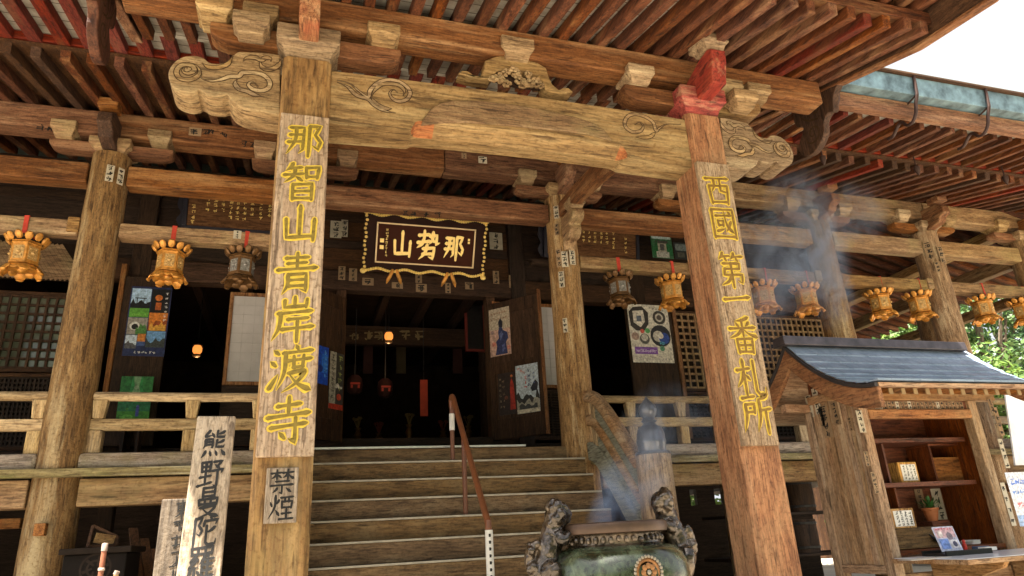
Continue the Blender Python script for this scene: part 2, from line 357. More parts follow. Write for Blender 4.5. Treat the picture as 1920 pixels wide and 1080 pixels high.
# scroll grooves: flat dark ribbons on the beam face, groove shade by colour
def catmull(pts, k=8):
    P = [Vector(p) for p in pts]; P = [P[0]*2-P[1]] + P + [P[-1]*2-P[-2]]; out = []
    for i in range(1, len(P)-2):
        for j in range(k):
            t = j/k; a, b_, c, d = P[i-1], P[i], P[i+1], P[i+2]
            out.append(.5*((2*b_) + (c-a)*t + (2*a-5*b_+4*c-d)*t*t + (3*b_-a-3*c+d)*t**3))
    out.append(P[-2]); return out
def strip(mb, pts, widths, put, mi=0):     # flat ribbon of varying width; put maps (u, v) to a point
    m_ = len(pts); o = len(mb.v); L = []
    for i, p in enumerate(pts):
        a = pts[max(i-1, 0)]; c = pts[min(i+1, m_-1)]
        d = Vector((c[0]-a[0], c[1]-a[1]))
        if d.length < 1e-9: d = Vector((1, 0))
        d.normalize(); nrm = Vector((-d.y, d.x)); w = widths[i]/2
        mb.v += [tuple(put(p[0]+nrm.x*w, p[1]+nrm.y*w)), tuple(put(p[0]-nrm.x*w, p[1]-nrm.y*w))]
    for i in range(m_-1): mb.f.append([o+2*i, o+2*i+1, o+2*i+3, o+2*i+2]); mb.m.append(mi)
def spiral(cx, cy, r0, turns, a0, sgn=1, n=40, shrink=.12):
    return [(cx+(r0*(1-(1-shrink)*t))*math.cos(a0+sgn*turns*2*math.pi*t), cy+(r0*(1-(1-shrink)*t))*math.sin(a0+sgn*turns*2*math.pi*t)) for t in [i/n for i in range(n+1)]]
def wtaper(n, w): return [w*(.35+.65*math.sin(math.pi*min(1, (i+.6)/(n*.75))/2) if i < n*.75 else w*0+w*(1-.6*(i-n*.75)/(n*.25+1e-6))/w) for i in range(n)]
def groove_w(n, w): return [w*max(.25, min(1, 4*min(i+.3, n-1-i+.6)/n)) for i in range(n)]
def grooves(name, curves, put, parent, w=.026):
    mb = MB()
    put2 = lambda u, v: put(u, v)+Vector((0, -.0015, 0))
    for c in curves:
        mb = MB(); strip(mb, c, groove_w(len(c), w*1.9), put); obj(name, mb, M_groove, parent)
        mb = MB(); strip(mb, c, [max(.002, x-.016) for x in groove_w(len(c), w*1.9)], put2); obj('scroll_band', mb, W_gold('X'), parent)
def pxpath(path, Y, k=8):     # a curve through points of the photograph, laid on the plane y = Y
    return [(p.x, p.z) for p in catmull([atY(x, y, Y) for x, y in path], k)]
putF = lambda Y: (lambda u, v: Vector((u, Y, v)))
FY = 5.25
cl = [pxpath([(632,150),(655,156),(672,170),(690,182),(694,170),(706,157),(724,150),(745,152),(762,162),(769,174),(763,186),(748,190),(735,184),(731,174),(738,168),(746,174)], FY-.004),
      pxpath([(632,154),(652,163),(668,178),(690,186),(702,197),(722,208),(742,212)], FY-.004),
      pxpath([(696,183),(702,170),(714,159),(730,157),(748,160),(758,170),(756,180)], FY-.004),
      pxpath([(695,181),(705,194),(722,203),(735,204)], FY-.004),
      pxpath([(1277,233),(1250,233),(1237,240),(1230,245),(1224,229),(1207,218),(1187,214),(1174,222),(1172,236),(1184,247),(1200,246),(1206,237),(1199,229),(1190,234)], FY-.004),
      pxpath([(1230,247),(1217,257),(1192,257)], FY-.004)]
gv = grooves('carved_scroll', cl, putF(FY-.004), RB, .024)
# --- cloud-carved beam noses on the outer sides
NOSE = [(525,103),(500,99),(462,97),(447,97),(437,104),(425,115),(410,119),(393,117),(381,108),(364,104),(344,106),(326,117),(316,134),(318,152),(328,165),(350,173),(368,172),(374,168),(388,176),(404,179),(416,179),(423,177),(428,178),(436,190),(452,200),(470,205),(490,209),(525,215)]
NG = [[(352,128),(346,126),(343,134),(352,138),(364,133),(362,125),(350,121),(338,124),(331,134),(336,146),(352,150),(366,146),(374,138),(372,128),(362,120),(346,119)],
      [(373,139),(380,148),(395,152),(412,150),(430,144),(448,143),(454,137),(470,136),(492,140),(505,152),(504,164),(492,170),(476,168),(466,160),(470,154),(478,156),(484,164)],
      [(445,148),(441,156),(447,166),(462,171),(478,178),(496,182)],
      [(456,115),(462,109),(478,108),(490,113),(497,109),(507,110),(508,116)],
      [(488,112),(490,124),(500,130),(514,128),(524,120),(526,110)],
      [(437,104),(428,119),(412,126),(392,126),(378,118)]]
def nose(mirror):
    X = lambda v: (PX[0]+PX[1]-v) if mirror else v
    pts = [atY(x, y, 5.25) for x, y in NOSE]; pts = [(X(p.x), p.z) for p in catmull(pts, 4)]
    o = part('beam_nose', MB().prism(pts, 'Y', 5.25, 5.57), W_gold('X'), .018, 'cloud carved beam nose')
    gc = [[(X(p.x), p.z) for p in catmull([atY(x, y, 5.246) for x, y in c], 8)] for c in NG]
    grooves('carved_scroll', gc, putF(5.245), o, .026)
nose(False); nose(True)
# --- frog-leg strut over the beam, with a carved blossom spray
FL = [(880,143),(868,139),(859,137),(866,132),(876,132),(884,137),(893,143),(903,140),(908,128),(910,113),(925,107),(942,102),(955,106),(990,112),(1008,117),(1024,127),(1030,145),(1036,158),(1048,168),(1056,164),(1066,164),(1075,172),(1062,174),(1040,175),(1022,168),(1016,152),(1006,142),(985,136),(960,132),(935,132),(924,140),(920,148)]
pts = [atY(x, y, 5.33) for x, y in FL]; pts = [(p.x, p.z) for p in pts]
KM = part('frog_leg_strut', MB().prism(pts, 'Y', 5.33, 5.49), W_gold('X'), .012)
fm = MB(); rr = random.Random(3)
obj('carved_ground', MB().prism([(p.x, p.z) for p in [atY(x, y, 5.42) for x, y in [(918,150),(920,134),(940,124),(970,122),(1000,130),(1016,144),(1022,170),(970,164)]]], 'Y', 5.40, 5.44), W_mid('X'), KM)
for (px, py, r, k) in [(964,136,17,9),(972,150,15,8),(990,154,19,9),(936,148,17,8),(922,150,12,7),(1004,156,16,8),(950,158,13,7),(1012,162,11,6),(978,160,14,7),(948,138,12,7),(990,140,11,6)]:
    c = atY(px, py, 5.34); rad = r*5.2/1283
    for i in range(k):
        a = 2*math.pi*i/k + rr.random()
        fm.ball((c.x+rad*.62*math.cos(a), 5.33+rr.uniform(-.015,.015), c.z+rad*.62*math.sin(a)), rad*.42, rad*.3, rad*.34, 7)
    fm.ball((c.x, 5.31, c.z), rad*.3, rad*.25, rad*.3, 7)
obj('carved_blossom', fm, W_gold('X'), KM, 0, True)
sl = atY(967, 108, 5.3)
def bearing_block(cx, cy, z0, w, h, d, mat, parent=None, label=None, rot=0):
    mb = MB().taper(0, 0, 0, h*.5, w*.68, d*.68, w, d); mb.box(-w/2, w/2, -d/2, d/2, h*.5, h)
    # one closed shell: lower flared half and square upper half share the middle ring
    mb = MB(); q = lambda w_, d_, z: [(-w_/2,-d_/2,z),(w_/2,-d_/2,z),(w_/2,d_/2,z),(-w_/2,d_/2,z)]
    mid = [(x, y, h*.28 ) for x, y, _ in q(w*.79, d*.79, 0)]
    mb.v = q(w*.68, d*.68, 0)+mid+q(w, d, h*.5)+q(w, d, h)
    mb.f = [[3,2,1,0],[12,13,14,15]]+[[r*4+i, r*4+(i+1) % 4, r*4+4+(i+1) % 4, r*4+4+i] for r in range(3) for i in range(4)]; mb.m = [0]*len(mb.f)
    mb.xf(Matrix.Translation((cx, cy, z0)) @ Matrix.Rotation(rot, 4, 'Z'))
    return part('bearing_block', mb, mat, .01, label, parent=parent)
bearing_block(atY(969,100,5.3).x, 5.41, atY(967,112,5.3).z, .34, atY(969,82,5.3).z-atY(967,112,5.3).z+.03, .36, W_gold('X'))
# --- purlin carried over the porch
part('porch_purlin', MB().box(AX-3.62, AX+3.62, 5.28, 5.54, 4.515, 4.815), W_brown('X'), .02)
# --- bracket sets on the pillars
def arm_profile(L, z0, z1, r=.13):
    h = z1-z0; pts = [(-L/2, z1), (-L/2, z0+h*.62)]
    for i in range(1, 5): a = math.pi/2*i/5; pts.append((-L/2 + r*1.6*(1-math.cos(a)), z0+h*.62*(1-math.sin(a))))
    pts.append((-L/2+r*1.6, z0)); return pts + [(-x, z) for x, z in reversed(pts)]
for cx, red in ((PX[0], False), (PX[1], True)):
    mm_ = W_redp if red else W_gold
    bearing_block(cx, PY, 4.06, .54, .30, .54, mm_('X'))
    ap_ = arm_profile(1.66, 4.20, 4.385); h_ = len(ap_)//2
    part('bracket_arm', MB().prism([(cx+x, z) for x, z in ap_[:h_]+[(-.1, 4.20), (-.1, 4.385)]], 'Y', 5.30, 5.50), W_brown('X'), .012)
    part('bracket_arm', MB().prism([(cx+x, z) for x, z in [(.1, 4.385), (.1, 4.20)]+ap_[h_:]], 'Y', 5.30, 5.50), (W_tan if red else W_brown)('X'), .012)
    nosep = [(4.86, 4.20), (4.84, 4.30), (4.80, 4.42), (4.79, 4.56), (4.86, 4.60), (5.02, 4.585), (5.28, 4.50), (6.15, 4.50), (6.15, 4.30), (5.95, 4.20)]
    part('bracket_nose', MB().prism(nosep, 'X', cx-.085, cx+.085), (W_redp if red else wood('rubbed red bracket timber', (.14,.05,.022), (.36,.17,.07), (.50,.30,.15), 'Y', pale=(.55,.38,.2), stain=(.45,.09,.04)))if not red else W_redp('Y'), .014)
    for dx in ((-.80, -.42, .66) if not red else (-.66, .42, .78)):
        bearing_block(cx+dx, 5.36, 4.385, .30, .19, .34, W_gold('X'))
    bearing_block(cx, 4.93, 4.60, .30, .17, .30, W_gold('X'))
    # stepped-out lower row
    for dx in ((-.48,) if not red else (.50,)):
        bearing_block(cx+dx, 5.20, 4.18, .30, .20, .22, W_gold('X'))
# --- carved pendants on the purlin ends and the gable boards
def pendant(X0):
    pts = [(5.16,4.93),(5.86,4.93),(5.98,4.80),(5.96,4.66),(5.86,4.60),(5.90,4.52),(5.98,4.44),(6.00,4.32),(5.92,4.22),(5.80,4.19),(5.66,4.24),(5.56,4.34),(5.53,4.46),(5.44,4.52),(5.36,4.50),(5.33,4.62),(5.26,4.72),(5.14,4.80)]
    o = part('gable_pendant', MB().prism([(p.x, p.y) for p in catmull(pts, 3)], 'X', X0-.045, X0+.045), W_mid('Z') if X0 > 0 else W_raft('Z'), .012)
    cs = [spiral(5.72, 4.42, .15, 1.6, 1.2, -1), spiral(5.62, 4.68, .13, 1.4, 4.2, 1), [(5.90,4.86),(5.84,4.70),(5.74,4.60),(5.6,4.55)]]
    mb = MB()
    for sgn in (-1, 1):
        for c in cs: strip(mb, c, groove_w(len(c), .022), lambda u, v: (X0+sgn*.048, u, v))
    obj('carved_scroll', mb, M_groove, o)
pendant(AX-3.86); pendant(AX+3.86)
# --- porch rafters
zr = lambda Y: 4.845+.28*(Y-5.41)          # underside of the porch rafters
S = .28; LEN = 2.75
def rafter_mesh(L, w, h, s, mat, name):      # local: from 0 to +L along Y rising s, end cut square
    mb = MB().hexa([(-w/2,0,0),(w/2,0,0),(w/2,L,L*s),(-w/2,L,L*s)], [(-w/2,-.02,h),(w/2,-.02,h),(w/2,L,L*s+h),(-w/2,L,L*s+h)])
    return mb
def rafter_row(name, xs, y0, z0, L, w, h, s, mats, jit=.006, fan=None):
    first = {}
    for i, x in enumerate(xs):
        k = random.choices(range(len(mats)), weights=[q[1] for q in mats])[0]
        if k not in first:
            o = obj(name, rafter_mesh(L, w, h, s, None, name), mats[k][0], T, .006); first[k] = o
        else:
            o = first[k].copy(); COL.objects.link(o)
        o.location = (x+random.uniform(-jit, jit), y0+random.uniform(-.03, .03), z0+random.uniform(-.004, .004))
        o.rotation_euler = (0, random.uniform(-.02, .02), random.uniform(-.004, .004))
xs = [AX-3.72+.2188*i for i in range(35)]
rafter_row('porch_rafter', xs, 4.0, zr(4.0), LEN, .095, .13, S, [(W_raft('Y'), 6), (W_red('Y'), .5)])
def soffit(name, x0, x1, y0, y1, zf, mat, th=.03):
    mb = MB().hexa([(x0,y0,zf(y0)),(x1,y0,zf(y0)),(x1,y1,zf(y1)),(x0,y1,zf(y1))], [(x0,y0,zf(y0)+th),(x1,y0,zf(y0)+th),(x1,y1,zf(y1)+th),(x0,y1,zf(y1)+th)])
    return part(name, mb, mat, 0)
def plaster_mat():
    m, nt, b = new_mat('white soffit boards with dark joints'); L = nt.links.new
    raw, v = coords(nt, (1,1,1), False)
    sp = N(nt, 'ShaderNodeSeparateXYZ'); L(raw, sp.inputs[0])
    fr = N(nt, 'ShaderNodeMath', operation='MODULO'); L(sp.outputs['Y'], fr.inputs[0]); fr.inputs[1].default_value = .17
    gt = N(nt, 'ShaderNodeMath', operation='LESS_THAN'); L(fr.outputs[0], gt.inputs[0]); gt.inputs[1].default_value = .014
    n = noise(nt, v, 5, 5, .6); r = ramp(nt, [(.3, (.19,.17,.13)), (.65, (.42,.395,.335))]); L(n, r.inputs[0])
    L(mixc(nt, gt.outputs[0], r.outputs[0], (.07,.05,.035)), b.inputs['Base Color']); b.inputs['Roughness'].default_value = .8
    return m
M_plas = plaster_mat()
soffit('porch_soffit', AX-3.84, AX+3.84, 4.02, 6.9, lambda y: zr(y)+.135, M_plas)
# flying rafters at the outer edge, the few that come into the picture
part('eave_batten', MB().hexa([(AX-3.84,3.96,zr(3.96)+.132),(AX+3.84,3.96,zr(3.96)+.132),(AX+3.84,4.2,zr(4.2)+.135),(AX-3.84,4.2,zr(4.2)+.135)],
     [(AX-3.84,3.96,zr(3.96)+.26),(AX+3.84,3.96,zr(3.96)+.26),(AX+3.84,4.2,zr(4.2)+.25),(AX-3.84,4.2,zr(4.2)+.25)]), W_raft('X'), .005)
zf = lambda Y: zr(4.1)+.26+.16*(Y-4.1)
rafter_row('porch_flying_rafter', [AX-3.72+.2188*i for i in range(24, 35)], 2.75, zf(2.75), 1.5, .085, .11, .16, [(W_raft('Y'), 1)])
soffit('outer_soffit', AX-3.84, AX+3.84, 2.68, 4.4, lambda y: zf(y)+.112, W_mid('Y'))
# gable boards (barge boards) at both ends
for X0 in (AX-3.86, AX+3.86):
    prof = [(2.55, zf(2.55)+.02), (3.4, zr(3.4)+.10), (4.2, zr(4.2)-.02), (5.2, zr(5.2)-.0), (6.4, zr(6.4)+.02), (6.9, zr(6.9)+.04)]
    pts = prof + [(y, z+.42) for y, z in reversed(prof)]
    part('barge_board', MB().prism(pts, 'X', X0-.04, X0+.04), W_mid('Y'), .012)
    part('barge_trim', MB().prism([(y, z-.035) for y, z in prof]+[(y, z-.002) for y, z in reversed(prof)], 'X', X0-.055, X0+.055), W_brown('Y'), .008)
# porch roof above
prof = [(2.5, zf(2.5)+.17), (4.5, zf(4.5)+.16), (6.9, zr(6.9)+.30), (6.9, zr(6.9)+.72), (4.3, zr(4.3)+.86), (2.45, zf(2.5)+.42)]
M_bark = plain('weathered copper roof', (.13,.16,.13), .6, .2, .4, .3, 2)
part('porch_roof', MB().prism(prof, 'X', AX-4.0, AX+4.06), M_bark, .02)

# --- hall posts
def post(x, ylo=HY, top=5.16):
    mb = MB(); prof = []; nz = 22; rr = random.Random(x)
    for i in range(nz+1):
        z = GZ+.12+(top-GZ-.12)*i/nz; prof.append((.272-.038*i/nz + rr.uniform(-.004,.004), z))
    mb.lathe(prof, x, ylo, 28)
    o = part('round_post', mb, W_post('Z'), 0, smooth=True)
    part('post_base', MB().lathe([(.42,GZ),(.42,GZ+.08),(.36,GZ+.12)], x, ylo, 20), M_gran, .01)
    return o
posts = {}
for x in POSTX[1:]: posts[x] = post(x)
# side veranda posts behind the corner
for y in (11.87, 14.4): post(14.06, y)
# --- tie beams between posts, span by span
def span_beam(name, a, b, y0, y1, z0, z1, mat, r=.235, bevel=.018):
    return part(name, MB().box(a+r, b-r, y0, y1, z0, z1), mat, bevel)
SP = list(zip(POSTX[:-1], POSTX[1:]))+[(14.06, 16.6)]
for a, b in SP:
    centre = abs((a+b)/2-AX) < .5
    if not centre:
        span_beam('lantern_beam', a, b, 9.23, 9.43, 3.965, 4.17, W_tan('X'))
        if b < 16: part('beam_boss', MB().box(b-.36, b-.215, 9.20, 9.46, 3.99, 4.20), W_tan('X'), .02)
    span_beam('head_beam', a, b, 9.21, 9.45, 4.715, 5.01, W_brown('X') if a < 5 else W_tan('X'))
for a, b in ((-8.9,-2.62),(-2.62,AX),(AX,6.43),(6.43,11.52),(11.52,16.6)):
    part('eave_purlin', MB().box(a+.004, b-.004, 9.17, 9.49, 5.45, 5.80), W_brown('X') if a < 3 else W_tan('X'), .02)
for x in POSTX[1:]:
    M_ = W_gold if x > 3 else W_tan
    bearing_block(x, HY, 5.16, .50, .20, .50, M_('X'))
    part('bracket_arm', MB().prism([(x+u, z) for u, z in arm_profile(1.5, 5.20, 5.34, .12)], 'Y', 9.23, 9.43), W_brown('X'), .01)
    for dx in (-.58, .58): bearing_block(x+dx, 9.30, 5.34, .30, .22, .42, M_('X'))
    npf = [(8.72, 5.50), (8.70, 5.36), (8.82, 5.30), (8.86, 5.22), (9.1, 5.18), (9.2, 5.18), (9.2, 5.60), (8.86, 5.60)]
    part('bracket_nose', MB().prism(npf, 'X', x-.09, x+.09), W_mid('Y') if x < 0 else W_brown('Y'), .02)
    part('nose_cap', MB().box(x-.12, x+.12, 8.72, 8.98, 5.61, 5.74), W_brown('X'), .02)
# --- curved tie from each porch pillar back to the hall post, and the carved nose below it
for cx in PX:
    prof = [(5.62, 4.30), (6.4, 4.62), (7.4, 4.86), (8.4, 4.98), (9.12, 5.0)]; P_ = catmull([(y, z, 0) for y, z in prof], 5)
    pts = [(p.x, p.y) for p in P_] + [(p.x, p.y-.24) for p in reversed(P_)]
    part('curved_tie', MB().prism(pts, 'X', cx-.1, cx+.1), W_brown('Y'), .02)
    npf = [(9.1, 4.70), (8.72, 4.72), (8.62, 4.62), (8.68, 4.52), (8.80, 4.50), (8.78, 4.40), (8.88, 4.30), (9.02, 4.30), (9.10, 4.18)]
    part('carved_nose', MB().prism([(p.x, p.y) for p in catmull(npf, 3)], 'X', cx-.08, cx+.12), W_tan('Y'), .015)
    bearing_block(cx+.02, 8.74, 4.70, .26, .16, .26, W_gold('X'))
# --- hall eaves: base rafters, red bar, flying rafters
zb_ = lambda Y: 5.80+.25*(Y-9.2)
XS = [-8.2+.285*i for i in range(85)]
rafter_row('base_rafter', XS, 7.58, zb_(7.58), 4.3, .105, .135, .25, [(W_raft('Y'), 6), (W_mid('Y'), 2), (W_red('Y'), .7)], .01)
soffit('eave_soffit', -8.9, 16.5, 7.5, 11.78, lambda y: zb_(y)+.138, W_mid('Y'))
part('eave_bar', MB().box(-8.9, 16.5, 7.50, 7.62, zb_(7.6)+.172, zb_(7.6)+.30), W_red('X'), .01)
zfl = lambda Y: zb_(7.6)+.20+.17*(Y-7.6)
rafter_row('flying_rafter', [x for x in XS if x < 2], 6.5, zfl(6.5)-.03, 1.3, .135, .115, .17, [(W_red('Y'), 4), (W_raft('Y'), 3)], .008)
rafter_row('flying_rafter', [x for x in XS if x >= 2], 6.5, zfl(6.5)-.03, 1.3, .09, .115, .17, [(W_red('Y'), 1), (W_raft('Y'), 9)], .008)
soffit('flying_soffit', -8.9, 16.5, 6.42, 7.9, lambda y: zfl(y)+.09, M_plas)
part('eave_board', MB().box(-8.9, 16.5, 6.30, 6.42, zfl(6.42)+.0, 5.64), W_brown('X'), .01)
# the eave along the right side of the hall, running back from the corner
sx = lambda X: 6.55-.26*(X-11.2)
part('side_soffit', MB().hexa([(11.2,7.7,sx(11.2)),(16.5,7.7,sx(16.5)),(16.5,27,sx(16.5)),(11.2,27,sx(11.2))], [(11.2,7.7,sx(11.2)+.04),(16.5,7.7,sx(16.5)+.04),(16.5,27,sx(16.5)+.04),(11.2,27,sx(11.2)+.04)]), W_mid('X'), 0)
first = None
for i in range(52):
    if first is None:
        first = obj('side_rafter', MB().hexa([(0,-.05,0),(5.3,-.05,-1.378),(5.3,.05,-1.378),(0,.05,0)], [(0,-.05,.12),(5.3,-.05,-1.258),(5.3,.05,-1.258),(0,.05,.12)]), W_raft('X'), T, .006); o = first
    else: o = first.copy(); COL.objects.link(o)
    o.location = (11.2, 9.2+.34*i, sx(11.2)-.125)
part('side_purlin', MB().box(13.9, 14.22, 9.5, 26, 5.45, 5.66), W_tan('Y'), .02)
part('side_head_beam', MB().box(13.95, 14.17, 9.6, 26, 4.715, 5.0), W_tan('Y'), .02)
part('side_lantern_beam', MB().box(13.96, 14.16, 9.6, 26, 3.965, 4.17), W_tan('Y'), .02)
# hall roof
M_cop = plain('verdigris copper sheet', (.16,.30,.29), .45, .35, .4, .3, 2.5)
prof = [(6.26, 5.78), (7.9, 6.02), (13.9, 8.6), (13.9, 12.2), (13.7, 12.2), (9.5, 8.1), (6.18, 6.10)]
part('hall_roof', MB().prism(prof, 'X', -10, 16.6), M_bark, .02)
part('hall_roof_rear', MB().prism([(13.905, 12.2), (13.905, 8.6), (22, 5.4), (22, 6.0), (15, 11.0)], 'X', -10, 16.6), M_bark, .02)
# gutter along the eave on the right of the porch
gt = part('gutter', MB().prism([(6.50,5.70),(6.50,5.655),(6.15,5.655),(6.11,5.93),(6.13,5.93),(6.17,5.68)], 'X', 5.95, 16.6), None or plain('blue green copper gutter', (.17,.26,.30), .4, .3, .5, .4, 4), .004)
gt['label'] = 'blue green copper gutter'
part('gutter_lip', MB().box(5.95, 16.6, 6.06, 6.30, 5.935, 5.975), W_mid('X'), .01)
for hx in (6.84, 8.2, 9.56, 10.92, 12.28):
    hb = MB().tube([(hx,6.09,5.94),(hx,6.12,5.64)], .022, 8)
    hb.tube(catmull([(hx,6.12,5.65),(hx,6.18,5.52),(hx,6.22,5.40),(hx,6.30,5.31),(hx,6.40,5.31),(hx,6.46,5.40),(hx,6.54,5.40),(hx,6.66,5.30),(hx,6.76,5.30)], 5), .024, 8)
    hb.tube([(hx,6.12,5.65),(hx,6.48,5.56)], .013, 6)
    obj('gutter_hook', hb, plain('rusty iron hook', (.045,.022,.017), .6, .3), gt, 0, True)

for hx, hy in ((7.55, 7.4), (9.35, 7.35), (11.2, 7.3)):
    hm = MB().tube([(hx,hy,5.50),(hx,hy,5.30)], .012, 6).lathe([(.035,5.31),(.05,5.30),(.045,5.24),(.012,5.16),(0,5.14)], hx, hy, 10)
    part('eave_hook', hm, plain('rusty iron hook', (.045,.022,.017), .6, .3), 0, smooth=True)

# ---------------------------------------------------------------- veranda
DZ = 1.0
part('veranda_floor', MB().box(-8.9, -.09, 9.10, 11.7, DZ-.06, DZ), W_grey('Y'), .01)
part('veranda_floor', MB().box(-.086, 3.886, 9.2, 11.7, DZ-.06, DZ), W_step('X'), .01)
part('veranda_floor', MB().box(3.89, 14.5, 9.10, 11.7, DZ-.06, DZ), W_grey('Y'), .01)
part('veranda_floor', MB().box(11.3, 14.5, 11.704, 19, DZ-.06, DZ), W_grey('X'), .01)
moss = wood('mossy floor edge', (.10,.075,.03), (.26,.21,.09), (.45,.38,.20), 'X', pale=(.62,.56,.36), pale_amt=.8, stain=(.16,.17,.05), stain_amt=.7, g=22)
part('floor_edge', MB().box(-8.9, -.13, 9.02, 9.098, DZ-.085, DZ+.012), moss, .012)
part('floor_edge', MB().box(3.93, 14.5, 9.02, 9.098, DZ-.085, DZ+.012), moss, .012)
for a, b in SP[:-1]:
    if abs((a+b)/2-AX) < .5: continue
    span_beam('floor_beam', a, b, 9.19, 9.44, .60, .91, W_tan('X'), .25)
for x in POSTX[1:]:
    part('tenon_peg', MB().box(x-.06, x+.05, 8.98, 9.3, .30, .43), W_orange('Y'), .01)
# railing
def railing(a, b, px_posts):
    R_ = thing_rail = bpy.data.objects.new('railing', None); COL.objects.link(R_); R_['world'] = 1; child(R_, T); R_.location = (0,0,0)
    return R_
def rail_span(a, b, posts_x, r0=.2, r1=.2):
    e = bpy.data.objects.new('railing', None); COL.objects.link(e); e['world'] = 1; e.empty_display_size = .1
    child(e, T); e.location = ((a+b)/2, 9.33, DZ)
    o = obj('bottom_rail', MB().box(a+r0, b-r1, 9.16, 9.34, DZ+.004, DZ+.20), W_grey('X'), e, .05)
    o = obj('middle_rail', MB().box(a+r0, b-r1, 9.27, 9.36, 1.47, 1.61), W_rail('X'), e, .02)
    o = obj('top_rail', MB().tube([(a+r0, 9.32, 1.885), ((a+b)/2, 9.32, 1.88), (b-r1, 9.32, 1.885)], .058, 12), W_rail('X'), e, 0, True)
    for x in posts_x:
        obj('baluster', MB().box(x-.075, x+.075, 9.25, 9.39, DZ+.2, 1.472), W_rail('Z'), e, .015)
        obj('baluster', MB().taper(x, 9.32, 1.612, 1.84, .12, .11, .17, .11), W_rail('Z'), e, .015)
rail_span(-5.16, -2.62, [-4.9, -3.9, -2.93]); rail_span(-2.62, -.09, [-2.3, -1.28, -.5])
rail_span(3.89, 6.43, [4.75, 5.6]); rail_span(6.43, 8.97, [6.9, 7.75, 8.6]); rail_span(8.97, 11.52, [9.3, 10.2, 11.1]); rail_span(11.52, 14.06, [11.9, 12.8, 13.7])
rail_span(-7.7, -5.16, [-6.4])
# ---------------------------------------------------------------- front wall of the hall
WY = 11.8
WX = [-7.7, -5.16, -2.62, -.09, 3.89, 6.43, 8.97, 11.2]
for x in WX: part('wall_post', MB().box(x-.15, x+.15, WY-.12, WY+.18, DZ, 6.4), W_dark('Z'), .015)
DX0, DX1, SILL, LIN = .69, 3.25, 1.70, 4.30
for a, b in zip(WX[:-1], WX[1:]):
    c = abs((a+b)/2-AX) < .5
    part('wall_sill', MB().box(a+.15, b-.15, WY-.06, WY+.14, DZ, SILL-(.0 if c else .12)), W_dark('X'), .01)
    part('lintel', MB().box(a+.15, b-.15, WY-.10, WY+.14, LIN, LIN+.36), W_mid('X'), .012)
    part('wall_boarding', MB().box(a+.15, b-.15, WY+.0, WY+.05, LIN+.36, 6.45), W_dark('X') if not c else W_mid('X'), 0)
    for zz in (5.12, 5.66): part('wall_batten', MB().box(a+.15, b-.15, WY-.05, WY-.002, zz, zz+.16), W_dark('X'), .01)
part('door_jamb', MB().box(DX0-.17, DX0, WY-.08, WY+.16, SILL, LIN), W_mid('Z'), .012)
part('door_jamb', MB().box(DX1, DX1+.17, WY-.08, WY+.16, SILL, LIN), W_mid('Z'), .012)
def leaf(hx, hy, ex, ey, z0, z1, name='door_leaf', label=None):
    # a panelled leaf from the hinge (hx, hy) to its free edge (ex, ey)
    d = Vector((ex-hx, ey-hy, 0)); L = d.length; ang = math.atan2(d.y, d.x)
    mb = MB(); t = .035; H = z1-z0
    Mx = Matrix.Translation((hx, hy, 0)) @ Matrix.Rotation(ang, 4, 'Z')
    fr = MB()
    for x0, x1 in ((0, .11), (L-.11, L)): fr.box(x0, x1, -t, t, z0, z1)
    for a, b in ((0, .14), (.46, .54), (.90, 1.0)): fr.box(.11, L-.11, -t+.003, t-.003, z0+H*a, z0+H*b)
    e = bpy.data.objects.new(name, None); COL.objects.link(e); e['world'] = 1; child(e, T); e.location = (hx, hy, z0)
    if label: e['label'] = label
    obj('leaf_frame', fr.xf(Mx), W_mid('Z'), e, .008)
    pn = MB().box(.11, L-.11, -.012, .012, z0+H*.14, z0+H*.46).box(.11, L-.11, -.012, .012, z0+H*.54, z0+H*.9).xf(Mx)
    obj('leaf_panel', pn, W_mid('Z'), e)
    return Mx
Mr = leaf(DX1+.02, WY-.13, 4.0, 10.92, SILL-.08, 4.12)
Ml = leaf(DX0-.02, WY-.13, -.06, 10.92, SILL-.08, 4.12)
obj('lit_leaf_edge', MB().box(1.04, 1.075, -.04, .04, SILL-.08, 4.2).xf(Mr), W_orange('Z'), T, .004)  # orange strip paints the light caught by the leaf's free edge
# lattice windows and screens: everything on the wall is measured on the wall's own plane
def lattice(x0, x1, z0, z1, nx, nz, y, name, w=.03, glass=None, mat=None, label=None):
    mb = MB(); d = .03; mat = mat or W_mid('Z')
    e = bpy.data.objects.new(name, None); COL.objects.link(e); e['world'] = 1; child(e, T); e.location = (x0, y, z0)
    if label: e['label'] = label
    for i in range(nx+1): c = x0+(x1-x0)*i/nx; mb.box(c-w/2, c+w/2, y-d, y, z0, z1)
    for i in range(nz+1): c = z0+(z1-z0)*i/nz; mb.box(x0, x1, y-d+.004, y+.006, c-w/2, c+w/2)
    obj('lattice', mb, mat, e)
    f = MB().box(x0-.07, x0-w/2-.001, y-.05, y+.02, z0-.07, z1+.07).box(x1+w/2+.001, x1+.07, y-.05, y+.02, z0-.07, z1+.07)
    f.box(x0-w/2, x1+w/2, y-.05, y+.02, z1+w/2+.001, z1+.07).box(x0-w/2, x1+w/2, y-.05, y+.02, z0-.07, z0-w/2-.001)
    obj('window_frame', f, W_mid('X'), e, .006)
    if glass: obj('pane', MB().box(x0, x1, y+.012, y+.022, z0, z1), glass, e)
    return e
